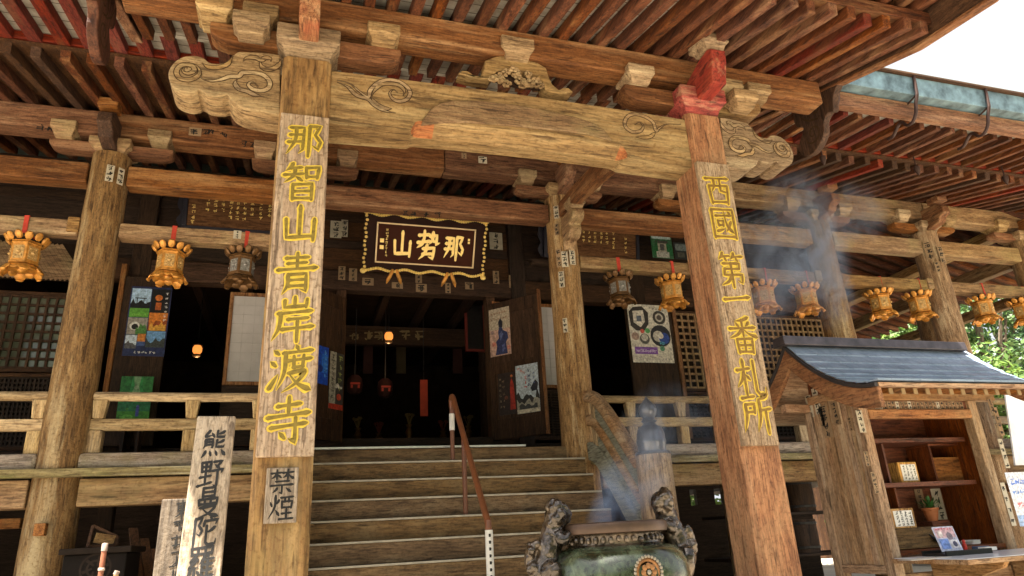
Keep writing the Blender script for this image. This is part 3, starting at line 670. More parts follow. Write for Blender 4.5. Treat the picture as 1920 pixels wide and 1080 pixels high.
def glass_mat():
    m, nt, b = new_mat('greenish old window glass'); L = nt.links.new
    raw, v = coords(nt, (1.6, 1, 1.6), False); n = noise(nt, v, 1, 5, .6, .4)
    r = ramp(nt, [(.35, (.035,.04,.025)), (.65, (.14,.16,.115))]); L(n, r.inputs[0]); L(r.outputs[0], b.inputs['Base Color'])
    b.inputs['Roughness'].default_value = .12; b.inputs['Specular IOR Level'].default_value = .6
    return m
M_glass = glass_mat()
a = atY(206, 530, WY); c = atY(0, 690, WY)
ZT = 3.95; ZM = c.z
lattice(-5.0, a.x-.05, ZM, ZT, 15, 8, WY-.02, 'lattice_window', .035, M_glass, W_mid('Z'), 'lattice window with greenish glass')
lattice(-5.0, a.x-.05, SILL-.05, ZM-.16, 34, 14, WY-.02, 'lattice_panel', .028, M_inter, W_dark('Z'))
tr_ = rectY(-60, 455, 165, 522, WY-.12); mb = MB()  # slats over a dark board imitate rafters mirrored in the glass
for i in range(26):
    x = tr_[0]+(tr_[1]-tr_[0])*i/25; mb.bar((x, WY-.118, tr_[2]), (x-.42, WY-.118, tr_[3]), .016, .05)
part('rafter_reflection', mb, W_tan('X'), 0)
part('reflection_backing', MB().box(tr_[0]-.6, tr_[1]+.3, WY-.108, WY-.102, tr_[2]-.02, tr_[3]+.02), M_inter, 0)
# plain panel that carries the posters at the left
q = rectY(236, 500, 318, 735, WY-.30)
part('wall_panel', MB().box(-2.78, q[1]-.05, WY-.24, WY-.19, SILL-.1, LIN), W_dark('Z'), .01)
part('wall_panel_post', MB().box(-2.86, -2.78, WY-.26, WY-.16, SILL-.1, LIN+.2), W_orange('Z'), .01)
# paper screen to the left of the pillar, and the sliver to the right of the door leaf
def screen(x0, x1, z0, z1, y, label=None):
    e = bpy.data.objects.new('paper_screen', None); COL.objects.link(e); e['world'] = 1; child(e, T); e.location = (x0, y, z0)
    obj('paper', MB().box(x0, x1, y, y+.01, z0, z1), plain('screen paper', (.56,.53,.52), .85, 0, .2, .05, 4), e)
    f = MB().box(x0-.06, x0-.001, y-.03, y+.03, z0-.06, z1+.06).box(x1+.001, x1+.06, y-.03, y+.03, z0-.06, z1+.06)
    f.box(x0, x1, y-.03, y+.03, z1+.001, z1+.06).box(x0, x1, y-.03, y+.03, z0-.06, z0-.001)
    obj('screen_frame', f, W_orange('Z'), e, .005)
    g_ = MB(); nx = max(2, int((x1-x0)/.16)); nz = int((z1-z0)/.16)
    for i in range(1, nx): c_ = x0+(x1-x0)*i/nx; g_.box(c_-.004, c_+.004, y-.006, y-.001, z0, z1)
    for i in range(1, nz): c_ = z0+(z1-z0)*i/nz; g_.box(x0, x1, y-.0075, y-.0025, c_-.004, c_+.004)
    obj('screen_grid', g_, plain('pale screen grid', (.49,.465,.45), .8), e)
q = rectY(432, 556, 486, 716, WY-.05); screen(q[0], -.28, q[2], q[3], WY-.06)
part('screen_apron', MB().box(q[0]-.06, -.25, WY-.08, WY-.02, SILL-.1, q[2]-.064), W_dark('X'), .006)
q = rectY(1014, 577, 1052, 722, WY-.05); screen(3.42, q[1]+.1, q[2], q[3], WY-.06)
lattice(3.45, q[1]+.1, SILL, q[2]-.16, 7, 16, WY-.04, 'lattice_panel', .025, M_inter, W_dark('Z'))
# right of the round post: opening, panel with poster, lattices
q = rectY(1178, 570, 1262, 745, WY-.1)
part('wall_panel', MB().box(q[0]-.05, q[1]-.02, WY-.24, WY-.19, SILL-.1, LIN), W_dark('Z'), .01)
part('wall_panel_post', MB().box(q[1]+.0, q[1]+.08, WY-.26, WY-.14, SILL-.1, LIN), W_orange('Z'), .01)
lattice(q[1]+.2, 6.25, 2.62, 3.95, 7, 12, WY-.02, 'lattice_window', .04, M_inter, W_mid('Z'))
lattice(q[1]+.2, 6.25, SILL-.05, 2.46, 12, 12, WY-.02, 'lattice_panel', .028, M_inter, W_dark('Z'))
for a, b in ((6.62, 8.78), (9.16, 11.0)):
    lattice(a, b, 2.62, 4.15, 14, 11, WY-.02, 'lattice_window', .04, M_inter, W_tan('Z'))
    lattice(a, b, SILL-.05, 2.46, 20, 12, WY-.02, 'lattice_panel', .028, M_inter, W_dark('Z'))
# body of the hall behind the wall
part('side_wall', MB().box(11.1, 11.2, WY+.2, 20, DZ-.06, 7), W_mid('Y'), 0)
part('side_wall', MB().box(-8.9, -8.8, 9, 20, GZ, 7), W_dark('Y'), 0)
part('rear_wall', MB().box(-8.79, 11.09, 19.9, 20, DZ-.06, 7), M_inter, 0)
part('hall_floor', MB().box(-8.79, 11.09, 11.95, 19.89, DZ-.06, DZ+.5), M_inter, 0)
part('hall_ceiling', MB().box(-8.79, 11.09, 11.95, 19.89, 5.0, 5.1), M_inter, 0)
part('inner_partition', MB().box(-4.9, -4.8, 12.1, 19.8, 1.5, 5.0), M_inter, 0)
# foundation wall below the floor, with three small openings towards the garden
h1 = atY(1297, 920, 13.5); h2 = atY(1345, 920, 13.5); xs_ = [-8.8, h1.x-.06, h1.x+.10, h2.x-.09, h2.x+.12, 11.1]
zb0, zb1 = atY(1297, 948, 13.5).z, atY(1297, 918, 13.5).z
fw = MB()
for i in (0, 2, 4): fw.box(xs_[i], xs_[i+1], 13.5, 13.6, GZ, DZ-.07)
for i in (1, 3): fw.box(xs_[i], xs_[i+1], 13.5, 13.6, GZ, zb0).box(xs_[i], xs_[i+1], 13.5, 13.6, zb1, DZ-.07)
part('foundation_wall', fw, W_dark('X'), 0)
for x in (-5.16, -2.62, -.09, 3.89, 6.43, 8.97, 11.2): part('floor_strut', MB().box(x-.1, x+.1, WY-.1, WY+.1, GZ, DZ-.07), W_dark('Z'), .01)
# things seen in the dark of the hall: cross lintel, altar bench
q = rectY(648, 612, 800, 646, 15.0)
part('inner_lintel', MB().box(-1.5, 5.6, 15.0, 15.2, q[2], q[3]), W_dark('X'), .01)
part('altar_bench', MB().box(.2, 4.4, 16.2, 17.4, 1.5, 2.2), W_dark('X'), .02)
for x in (-.2, 4.1): part('inner_post', MB().lathe([(.16,1.5),(.16,5.0)], x, 15.1, 16), W_dark('Z'), 0, smooth=True)

# ---------------------------------------------------------------- staircase
ST = thing('staircase', 'broad timber stair with pale nosings rising to the dark doorway', 'staircase', (AX, 7.8, GZ))
Y0, Z0, RISE, RUN = 8.95, .99, .235, .228
for i in range(11):
    z = Z0-RISE*i; y = Y0-RUN*i
    zlo = max(GZ, z-.225)
    s_ = obj('stair_step', MB().box(-.02, 3.80, y, y+RUN+(.10 if i == 0 else .0)-.002, zlo, z-.012), W_step('X'), ST, .008)
    obj('step_nosing', MB().box(-.02, 3.80, y-.012, y+.05, z-.011, z+.012), M_nose, s_, .004)
    if i: obj('step_tread', MB().box(-.02, 3.80, y+.052, y+RUN-.004, z-.011, z+.004), W_step('X'), s_, .003)
pf = obj('upper_platform', MB().box(.12, 3.80, 9.24, 9.95, DZ+.004, DZ+.195), W_step('X'), ST, .01)
nd = atY(985, 838, 9.23)
obj('platform_edging', MB().box(.12, nd.x, 9.20, 9.28, DZ+.197, DZ+.225), M_alu, pf, .004)
obj('threshold_step', MB().box(.2, 3.6, 9.96, 11.6, DZ+.004, DZ+.19), W_step('X'), ST, .01)
def balustrade(X0):
    e = bpy.data.objects.new('balustrade', None); COL.objects.link(e); e['world'] = 1; child(e, ST); e.location = (X0, 8.5, DZ)
    def bandYZ(top, h, th, name, mat, bev=.02):
        P = catmull([(y, z, 0) for y, z in top], 5); pts = [(p.x, p.y) for p in P]
        up = pts; lo = []
        for i, p in enumerate(pts):
            a_ = pts[max(i-1, 0)]; c_ = pts[min(i+1, len(pts)-1)]; d = Vector((c_[0]-a_[0], c_[1]-a_[1])).normalized(); nrm = Vector((-d.y, d.x))
            if nrm.y > 0: nrm = -nrm
            lo.append((p[0]+nrm.x*h, p[1]+nrm.y*h))
        mb = MB(); n = len(up)
        for i in range(n):
            mb.v += [(X0-th/2, up[i][0], up[i][1]), (X0+th/2, up[i][0], up[i][1]), (X0+th/2, lo[i][0], lo[i][1]), (X0-th/2, lo[i][0], lo[i][1])]
            if i:
                o = 4*i
                for k in range(4): mb.f.append([o-4+k, o-4+(k+1) % 4, o+(k+1) % 4, o+k]); mb.m.append(0)
        mb.f += [[0,1,2,3], [4*n-1,4*n-2,4*n-3,4*n-4]]; mb.m += [0,0]
        obj(name, mb, mat, e, bev)
    bandYZ([(9.25,1.955),(9.0,1.945),(8.78,1.87),(8.52,1.69),(8.2,1.40),(7.9,1.10),(7.62,.82)], .165, .14, 'hand_rail', W_booth('Y'), .04)
    bandYZ([(9.25,1.60),(9.0,1.59),(8.76,1.49),(8.5,1.27),(8.2,.98),(7.9,.68),(7.62,.40)], .15, .12, 'middle_rail', W_booth('Y'), .03)
    bandYZ([(9.2,1.22),(8.95,1.205),(8.7,1.08),(8.45,.86),(8.2,.61),(7.9,.30),(7.62,.01)], .25, .14, 'stringer', W_verdi('Y'), .02)
    bandYZ([(8.74,1.68),(8.5,1.51),(8.2,1.22),(7.9,.92),(7.62,.64)], .19, .07, 'infill_board', W_verdi('Y'), .01)
    bandYZ([(8.70,1.30),(8.5,1.10),(8.2,.81),(7.9,.51),(7.62,.23)], .17, .06, 'infill_board', W_verdi('Y'), .01)
    obj('rail_stud', MB().box(X0-.05, X0+.05, 8.78, 8.9, .99, 1.82), W_rail('Z'), e, .01)
balustrade(3.97); balustrade(-.10)
M_bronze = plain('dark bronze cap', (.13,.13,.14), .28, .6, .5, .3, 6)
for nx_ in (4.06, -.13):
    nb = obj('newel_post', MB().lathe([(.22,GZ),(.218,-.5),(.213,.3),(.207,.86)], nx_, 7.5, 28), W_plaq('Z') if nx_ > 0 else W_tan('Z'), ST, 0, True)
    prof = [(.205,.845),(.212,.86),(.205,.885),(.165,.89),(.172,.98),(.178,1.0),(.172,1.02),(.165,1.10),(.14,1.17),(.085,1.205),(.07,1.23),(.10,1.25),(.08,1.265),(.068,1.29),(.10,1.33),(.112,1.38),(.098,1.44),(.05,1.49),(.02,1.525),(.0,1.56)]
    obj('ornamental_cap', MB().lathe(prof, nx_, 7.5, 32), M_bronze, nb, 0, True)
# central handrail
HR = thing('handrail', 'brown pipe handrail with a bent top running down the middle of the stair', 'handrail', (1.96, 8.0, -.4))
tops = [(1.96, 9.04, 1.82), (1.955, 8.35, 1.05), (1.95, 7.30, .17)]
feet = [.99+.012, Z0-3*RISE+.006, Z0-7*RISE+.006]
rp = catmull([(1.96,9.04,1.70),(1.96,9.045,1.80),(1.96,8.99,1.845),(1.96,8.92,1.80)], 6)+[Vector((1.955,8.2,1.06)), Vector((1.95,7.42,.27))]+catmull([(1.95,7.38,.235),(1.95,7.32,.16),(1.95,7.305,.05)], 5)
obj('rail_pipe', MB().tube(rp, .036, 12), plain('brown plastic rail grip', (.21,.075,.030), .35, 0, .5, .12, 12), HR, 0, True)
for (x, y, z), f in zip(tops, feet):
    y_ = y if y > 9 else (8.36 if y > 8 else 7.305)
    zt = {0: 1.74, 1: 1.18, 2: .20}[tops.index((x, y, z))]
    o = obj('rail_post', MB().tube([(x, y_, f), (x, y_, zt)], .030, 12), M_brownpipe, HR, 0, True)
lab = obj('white_sleeve', MB().tube([(1.95, 7.305, -.52), (1.95, 7.305, .10)], .041, 14), M_paper, HR, 0, True)
obj('white_sleeve', MB().tube([(1.96, 9.04, 1.40), (1.96, 9.04, 1.62)], .036, 14), M_paper, HR, 0, True)
mk = MB(); rr = random.Random(5)
for i in range(7): z = .05-i*.066; mk.box(1.935, 1.957, 7.2625, 7.2638, z-.018, z+.012); mk.box(1.939, 1.961, 7.2615, 7.2625, z-.004, z+.002)
obj('sleeve_marks', mk, M_ink, lab)
# ---------------------------------------------------------------- brush lettering: strokes on a 100 x 100 square
K = {
'那':'g14,84,48,84,46,24,36,14|h14,64,45,65|h10,44,45,46|p29,84,26,48,6,12|v62,90,60,4|g62,88,88,88,76,64,90,44,84,24,68,36',
'智':'p26,97,20,86,8,76|h20,84,48,86|h6,66,52,69|p32,84,28,64,6,46|d33,62,50,50|v58,86,60,56|f58,84,90,86,86,56|h61,60,85,61|v28,42,28,0|f28,40,74,42,74,0|h30,22,72,23|h29,4,73,4',
'山':'v50,96,50,16|f17,62,20,15,82,18|v85,62,83,6',
'青':'h24,86,76,88|h28,73,72,75|v50,99,50,60|h6,58,96,62|p30,48,30,22,18,0|g30,46,72,48,72,6,58,12|h32,33,70,34|h32,19,70,20',
'岸':'v50,100,50,78|f27,92,27,76,76,78|v78,94,76,74|h14,62,90,66|p20,64,17,30,2,2|h36,48,82,50|h24,26,94,30|v58,48,58,-4',
'渡':'d10,90,22,80|d4,66,16,55|t4,8,22,38|d58,100,64,89|h32,82,96,86|p37,84,35,40,20,4|h42,65,94,68|v55,75,56,48|v77,76,75,48|h55,50,77,51|p44,38,80,41,62,16,32,-2|n48,34,66,14,96,-2',
'寺':'h26,80,76,83|v50,99,50,62|h6,58,96,63|h14,37,90,41|g66,54,66,4,52,12|d32,27,44,13',
'西':'h8,86,92,90|p38,88,37,62,26,42|f60,88,60,48,76,44|v18,64,23,4|f18,62,86,65,80,4|h23,9,80,11',
'國':'v12,94,12,0|f12,91,88,93,88,0|h13,5,88,6|h24,71,80,74|v29,57,31,38|f29,55,49,56,47,38|h31,41,47,42|t24,22,52,30|n55,86,61,42,82,16|p76,54,66,34,54,20|d68,86,77,79',
'第':'p25,100,20,90,8,78|h20,88,48,90|d28,86,35,75|p64,100,60,90,50,80|h58,88,94,90|d68,86,75,75|f20,66,78,68,76,50|h24,50,76,51|g24,50,20,31,84,34,80,8,66,14|v48,70,48,-6|p46,30,32,12,6,0',
'一':'h6,46,94,54',
'番':'p74,100,54,92,28,89|d28,84,38,73|p74,86,68,80,60,74|h6,67,94,71|v50,94,50,44|p48,66,30,50,2,40|n52,66,70,52,100,42|v25,38,28,-2|f25,37,77,39,75,-2|h28,20,75,21|v50,38,50,2|h28,2,75,2',
'札':'h6,70,50,75|v29,100,29,0|p29,68,20,44,2,24|d33,58,46,44|g64,96,64,14,72,4,94,5,96,24',
'所':'h8,90,50,95|p15,74,15,42,2,2|f15,73,45,75,43,50|h16,53,43,54|p92,98,78,90,60,86|p62,86,61,42,46,2|h62,57,98,61|v80,58,80,-4',
'勢':'v33,100,32,68|h12,84,54,88|p32,72,24,56,4,42|h8,60,58,66|p68,96,66,70,54,56|g56,82,84,86,82,56,98,62|d60,76,74,64|p46,54,38,26,14,4|g30,40,76,44,70,8,52,14|h30,22,66,24',
'禁':'h6,84,48,88|v28,99,28,60|p27,84,20,72,6,62|d30,80,45,67|h52,86,94,90|v72,100,72,60|p71,84,64,74,52,66|n73,84,82,72,98,62|h26,51,78,53|h6,34,94,39|g50,36,50,2,38,9|p32,25,26,16,14,6|d66,25,86,9',
'煙':'d8,72,15,54|p42,80,38,70,32,62|p28,98,26,52,2,4|d30,40,44,18|h50,88,98,92|v66,90,66,70|v81,90,81,70|v54,74,55,46|f54,72,94,74,91,46|h55,49,91,50|h56,25,92,28|v73,46,73,4|h46,3,100,6',
'熊':'t28,100,12,80,42,83|d36,92,48,75|p14,68,14,48,6,34|g14,67,43,68,43,34,36,38|h16,57,41,58|h16,47,41,48|g60,98,58,75,88,73,90,82|p88,94,76,88,60,85|g60,63,58,37,88,36,90,46|p87,60,74,54,60,51|p18,24,14,14,2,0|d34,24,40,6|d56,24,64,6|d78,26,96,4',
'野':'v11,93,14,58|f11,92,47,94,45,58|h14,76,45,77|v29,92,29,12|h14,60,45,61|h8,39,50,43|h2,9,54,19|f58,92,90,94,72,74|d62,82,80,70|g54,59,96,64,88,48|g75,61,75,2,60,10',
'曼':'v28,100,28,66|f28,98,73,99,73,66|h30,83,72,84|h29,69,73,69|v15,59,18,38|f15,58,86,60,83,38|v38,58,38,42|v61,59,61,42|h18,42,83,42|p22,30,78,33,54,8,8,-6|n32,27,56,8,96,-4',
'陀':'v12,95,12,-2|g12,92,38,94,26,70,40,52,32,36,20,44|d66,100,73,89|v48,85,45,66|g48,82,96,85,88,68|p88,60,74,50,58,44|g57,66,57,12,66,3,92,5,96,22',
'羅':'v11,99,14,75|f11,97,89,99,86,75|v36,97,36,78|v62,98,62,78|h14,78,86,78|t30,72,12,55,34,52|t36,60,8,34,44,37|v27,36,27,0|p14,26,10,18,4,10|d36,26,46,12|p62,74,56,58,44,44|v55,58,55,-2|h55,58,96,60|h56,41,92,43|h56,23,92,25|h55,4,98,6|v75,58,75,4|d70,75,77,64',
'東':'h14,86,88,90|v24,74,26,42|f24,72,78,74,75,42|h26,58,76,59|h26,43,76,44|v50,100,50,-4|p49,42,34,22,4,8|n51,42,68,22,98,8',
}
PROF = {'h': [(0,1.15),(.12,.85),(.5,.72),(.85,.95),(.94,1.3),(1,.8)], 'v': [(0,.8),(.06,1.25),(.2,.95),(.8,.95),(1,.75)], 'p': [(0,.9),(.1,1.2),(.5,1.0),(.8,.6),(1,.15)],
        'n': [(0,.35),(.4,.7),(.75,1.35),(.85,1.4),(1,.15)], 'd': [(0,.25),(.5,1.1),(.85,1.5),(1,.7)], 'f': [(0,1.0),(.3,.8),(.6,1.1),(1,.85)], 'g': [(0,1.0),(.3,.85),(.8,1.0),(1,.15)], 't': [(0,1.2),(.6,.9),(1,.15)]}
def interp(pr, t):
    for (a, u), (b, w) in zip(pr, pr[1:]):
        if t <= b: return u+(w-u)*(t-a)/(b-a+1e-9)
    return pr[-1][1]
def brush(mb, code, put, w=9, mi=0, lift=0.0):
    """one character; put(u, v, h) maps the 100-square to a point lifted h above the board"""
    for si, st in enumerate(code.split('|')):
        k = st[0]; q = [float(c) for c in st[1:].split(',')]; P = [Vector((q[i], q[i+1], 0)) for i in range(0, len(q), 2)]
        if k in 'pnt' and len(P) > 2 or k == 'p': P = catmull(P, 6) if len(P) > 2 else P
        # resample
        segs = [(a, b) for a, b in zip(P, P[1:])]; tot = sum((b-a).length for a, b in segs) or 1
        out = []; acc = 0
        for a, b in segs:
            L_ = (b-a).length; n = max(2, int(L_/7))
            for i in range(n): out.append(((a+(b-a)*(i/n)), (acc+L_*i/n)/tot))
            acc += L_
        out.append((P[-1], 1)); pts = [(p.x, p.y) for p, _ in out]; ws = [w*interp(PROF[k], t) for _, t in out]
        h = lift + .00025*si
        strip(mb, pts, ws, lambda u, v: put(u, v, h), mi)
        for p_, w_ in ((pts[0], ws[0]), (pts[-1], ws[-1])):      # soft ends
            o = len(mb.v); mb.v.append(tuple(put(p_[0], p_[1], h+.0001)))
            for j in range(8): a = 2*math.pi*j/8; mb.v.append(tuple(put(p_[0]+w_*.5*math.cos(a), p_[1]+w_*.42*math.sin(a), h+.0001)))
            for j in range(8): mb.f.append([o, o+1+j, o+1+(j+1) % 8]); mb.m.append(mi)
RG = random.Random(21)
def scribble(n=6, rg=RG):      # an illegible small character, as the photograph shows them
    s_ = []
    for i in range(n):
        x, y = rg.uniform(8, 60), rg.uniform(15, 90); k = rg.choice('hhvvpd')
        if k == 'h': s_.append(f'h{x*.5:.0f},{y:.0f},{60+x*.6:.0f},{y+4:.0f}')
        elif k == 'v': s_.append(f'v{x+20:.0f},{max(y,60):.0f},{x+20:.0f},{y*.3:.0f}')
        elif k == 'p': s_.append(f'p{x+30:.0f},{y:.0f},{x+15:.0f},{y*.6:.0f},{x:.0f},{y*.3:.0f}')
        else: s_.append(f'd{x:.0f},{y:.0f},{x+16:.0f},{y-16:.0f}')
    return '|'.join(s_)
def frame_put(O, U, V, Nn, size, sx=1.0):     # O centre of the character, U right, V up, Nn out of the board
    O, U, V, Nn = Vector(O), Vector(U), Vector(V), Vector(Nn)
    return lambda u, v, h: O + U*((u-50)/100*size*sx) + V*((v-50)/100*size) + Nn*h
XU, ZU, YN = (1,0,0), (0,0,1), (0,-1,0)

# ---------------------------------------------------------------- the two long boards on the porch pillars
def pillar_board(name, label, x0, x1, z0, z1, chars, zs, size, cols, tilt=.045):
    e = thing(name, label, 'sign board', ((x0+x1)/2, 5.2, z0))
    yb, yf = 5.196, 5.15
    obj('board', MB().box(x0, x1, yf, yb, z0, z1), W_plaq('Z'), e, .008)
    mb = MB(); U = Vector((1, 0, tilt)).normalized()
    for ch, z in zip(chars, zs):
        pt = frame_put(((x0+x1)/2+.006, yf, z), U, ZU, YN, size, .92)
        mb = MB(); brush(mb, K[ch], pt, 17.0, 0, .0015); brush(mb, K[ch], pt, 8.6, 1, .0060); obj('character', mb, cols, e, fix=False)
    return e
zl = [atY(570, y, 5.15).z for y in (263, 340, 420, 513, 598, 690, 788)]
pillar_board('name_board', 'long grey pillar board with seven gilded characters, beside the stone coloured slab', -.275, .115, .625, 3.44, '那智山青岸渡寺', zl, .345, [M_ygold, M_olive], .10)
zr2 = [atY(x, y, 5.15).z for x, y in ((1349,357),(1357,418),(1372,505),(1384,560),(1393,628),(1405,708),(1420,775))]
pillar_board('name_board', 'long grey pillar board with yellow edged characters, on the orange brown pillar', 3.665, 4.035, .645, 3.45, '西國第一番札所', zr2, .335, [M_ygold, M_ochre], .02)
# no-smoking board low on the left pillar
q = rectY(497, 877, 558, 981, 5.17)
e = thing('notice_board', 'small wooden board with two black characters low on the left pillar', 'sign board', ((q[0]+q[1])/2, 5.19, q[2]))
obj('board', MB().box(q[0], q[1], 5.165, 5.2, q[2], q[3]), W_stand('Z'), e, .006)
for ch, f in (('禁', .74), ('煙', .28)): mb = MB(); brush(mb, K[ch], frame_put(((q[0]+q[1])/2, 5.165, q[2]+(q[3]-q[2])*f), XU, ZU, YN, .165), 9.5, 0, .0015); obj('character', mb, M_ink, e, fix=False)

# ---------------------------------------------------------------- standing boards at the left, out in the sun
def standing(name, label, px, Y, w0, w1, ztop, lean, chars, zs, size, seed, mat, hw=9.5):
    c = atY(*px, Y+(ztop-GZ)*math.sin(R(-lean))); e = thing(name, label, 'sign board', (c.x, Y, GZ), world=False)
    H = (ztop-GZ)/math.cos(R(lean)); th = .05
    Mx = Matrix.Rotation(R(lean), 4, 'X')
    q = lambda w, z, y: [(-w/2, y, z), (w/2, y, z), (w/2, y+th, z), (-w/2, y+th, z)]
    o = obj('board', MB().hexa(q(w1, 0, 0), q(w0, H, 0)).xf(Mx), mat, e, .006)
    mb = MB()
    for ch, z in zip(chars, zs):
        code = K[ch] if ch in K else scribble(7)
        O = Mx @ Vector((0.005, 0, (z-GZ)/math.cos(R(lean)))); U = Vector((1, 0, .08)).normalized(); V = Mx @ Vector((0,0,1)); Nn = Mx @ Vector((0,-1,0))
        mb = MB(); brush(mb, code, frame_put(O, U, V, Nn, size, .85), hw, 0, .0012); obj('character', mb, M_ink, e, fix=False)
    return e
zs = [atY(400, y, 3.6).z for y in (825, 884, 938, 1000-6, 1054, 1112)]
standing('standing_board', 'tall wooden slab lettered in black, its foot in bright sunlight', (406, 779), 3.4, .178, .200, atY(406, 779, 3.74).z, -9.0, '熊野曼陀羅東', zs, .135, 1, W_stand('Z'), 11)
zs = [atY(330, y, 3.95).z for y in (955, 985, 1015, 1045, 1075, 1105)]
standing('standing_board', 'narrower lettered slab half hidden behind the sunlit slab', (342, 934), 3.95, .19, .2, atY(342, 934, 3.95).z, -1.0, '東・・・・・', zs, .085, 2, W_dimb('Z'), 10)

# ---------------------------------------------------------------- gilt framed name tablet under the eave
def tablet():
    zt, zb_ = 5.135, 4.21; yt, yb = 10.15, 10.60
    e = thing('name_tablet', 'dark lacquer tablet in a gilt wavy frame above the doorway', 'sign board', (1.88, 10.4, 4.2))
    V = Vector((0, yt-yb, zt-zb_)); H = V.length; V.normalize(); Nn = Vector((0, -V.z, V.y)).normalized()
    O = Vector((1.88, (yt+yb)/2, (zt+zb_)/2)); U = Vector((1,0,0)); Wd = 2.06
    P = lambda u, v, h: O + U*u + V*v + Nn*h
    def slab(mb, u0, u1, v0, v1, h0, h1): mb.hexa([P(u0,v0,h0),P(u1,v0,h0),P(u1,v1,h0),P(u0,v1,h0)], [P(u0,v0,h1),P(u1,v0,h1),P(u1,v1,h1),P(u0,v1,h1)])
    mb = MB(); slab(mb, -Wd/2, Wd/2, -H/2+.02, H/2-.02, -.06, 0); obj('backing', mb, M_lacq, e, .006)
    mb = MB(); slab(mb, -.80, .80, -.315, .30, .001, .02); obj('field', mb, plain('deep red brown lacquer', (.040,.010,.004), .7, 0, .12, .1, 5), e, .004)
    mb = MB()
    for a in ((-.83,.83,.30,.325),(-.83,.83,-.34,-.315),(-.83,-.805,-.314,.299),(.805,.83,-.314,.299)): slab(mb, *a, .001, .034)
    obj('inner_frame', mb, plain('pale gilt moulding', (.55,.40,.22), .4, .4), e, .004)
    mb = MB()
    for v0, sg in ((H/2-.03, 1), (-H/2+.03, -1)):
        n = 52
        for i in range(n):
            u = -Wd/2+.03+(Wd-.06)*i/(n-1); w = .022*math.cos(i/n*2*math.pi*4.5)
            c = P(u, v0+sg*(w-.03), .02); mb.ball(c, .024, .022, .028, 7)
    for u0 in (-Wd/2+.03, Wd/2-.03):
        n = 15
        for i in range(n):
            v = -H/2+.03+(H-.06)*i/(n-1); c = P(u0+.012*math.sin(i*1.7), v, .02); mb.ball(c, .027, .022, .027, 7)
    for su in (-1, 1):
        for sv in (-1, 1): mb.ball(P(su*(Wd/2-.02), sv*(H/2-.03), .025), .05, .03, .05, 8)
    obj('gilt_border', mb, M_goldleaf, e, 0, True)
    for u0 in (-.50, .42):
        for s in (-1, 1):
            mb = MB()
            mb.tube([P(u0+s*.03, -H/2+.08, .03), P(u0+s*.055, -H/2-.0, .05), P(u0+s*.10, -H/2-.10, .04), P(u0+s*.12, -H/2-.16, .03)], [.02,.032,.03,.008], 8); obj('gilt_leaf', mb, M_gold, e, 0, True)
    mb = MB(); Uu = (U+V*.02).normalized()
    for ch, u, s in (('那', .47, .46), ('勢', .03, .50), ('山', -.40, .46)):
        mb = MB(); brush(mb, K[ch], frame_put(P(u, -.01, .021), Uu, V, Nn, s, .82), 12.5, 0, .002); obj('character', mb, M_goldleaf, e, fix=False)
    mb = MB()
    for i in range(9): brush(mb, scribble(4), frame_put(P(-.655, .21-.052*i, .021), Uu, V, Nn, .05), 12, 0, .002)
    for v in (.03, -.08): slab(mb, -.765, -.70, v-.035, v+.03, .021, .025)
    for v in (.14, .09): slab(mb, .70, .735, v-.02, v+.018, .021, .025)
    obj('inscription', mb, M_goldleaf, e, fix=False)
tablet()
# ---------------------------------------------------------------- two long tablets with gilt columns of writing
def verse(label, x0, x1, z0, z1, cols, seed):
    Y1 = 11.2; e = thing('verse_tablet', label, 'sign board', ((x0+x1)/2, Y1, z0))
    Mx = Matrix.Translation((0, Y1, z0)) @ Matrix.Rotation(R(12), 4, 'X') @ Matrix.Translation((0, -Y1, -z0))
    obj('board', MB().box(x0, x1, Y1, Y1+.04, z0, z1).xf(Mx), wood('tablet timber', (.06,.025,.010), (.15,.068,.026), (.22,.11,.045), 'X', vary=0, spec=.2), e, .005)
    fr = MB().box(x0-.07, x1+.07, Y1-.02, Y1+.05, z1+.001, z1+.07).box(x0-.07, x1+.07, Y1-.02, Y1+.05, z0-.07, z0-.001).box(x0-.07, x0-.001, Y1-.02, Y1+.05, z0, z1).box(x1+.001, x1+.07, Y1-.02, Y1+.05, z0, z1)
    obj('frame', fr.xf(Mx), plain('blue black lacquer', (.016,.014,.024), .4), e, .006)
    for sx in (x0-.05, x1+.05): obj('carved_ear', MB().prism([(p.x, p.y) for p in catmull([(sx-.05,z0-.05),(sx-.12,z0+.1),(sx-.06,z0+.22),(sx-.12,z0+.36),(sx-.05,z1+.05),(sx+.04,z1+.05),(sx+.04,z0-.05)], 3)], 'Y', Y1+.055, Y1+.08).xf(Mx), plain('blue black lacquer', (.016,.014,.024), .4), e)
    rg = random.Random(seed); mb = MB(); Nn = Mx.to_3x3() @ Vector((0,-1,0)); V = Mx.to_3x3() @ Vector((0,0,1)); H = z1-z0
    for f, n, top in cols:
        for i in range(n):
            O = Mx @ Vector((x0+(x1-x0)*f, Y1, z1-H*top-i*.088)); brush(mb, scribble(5, rg), frame_put(O, XU, V, Nn, .07), 12, 0, .001)
    obj('inscription', mb, M_goldleaf, e, fix=False)
a = atY(357, 362, 11.2); b = atY(520, 425, 11.2)
verse('brown tablet with gilt columns of writing under the beams at the left', a.x, b.x+.1, 5.10, 5.66, [(.06,4,.42),(.20,3,.16),(.28,3,.18),(.36,3,.14),(.44,4,.2),(.51,4,.2),(.58,4,.2),(.66,3,.2),(.75,4,.16),(.84,3,.2)], 4)
a = atY(1022, 420, 11.2); b = atY(1192, 480, 11.2)
verse('brown tablet with gilt columns of writing under the beams right of the round post', a.x, b.x, 5.05, 5.68, [(.05,5,.2),(.40,4,.1),(.465,4,.1),(.53,4,.1),(.60,4,.1),(.665,4,.1),(.74,5,.1),(.88,4,.35)], 9)
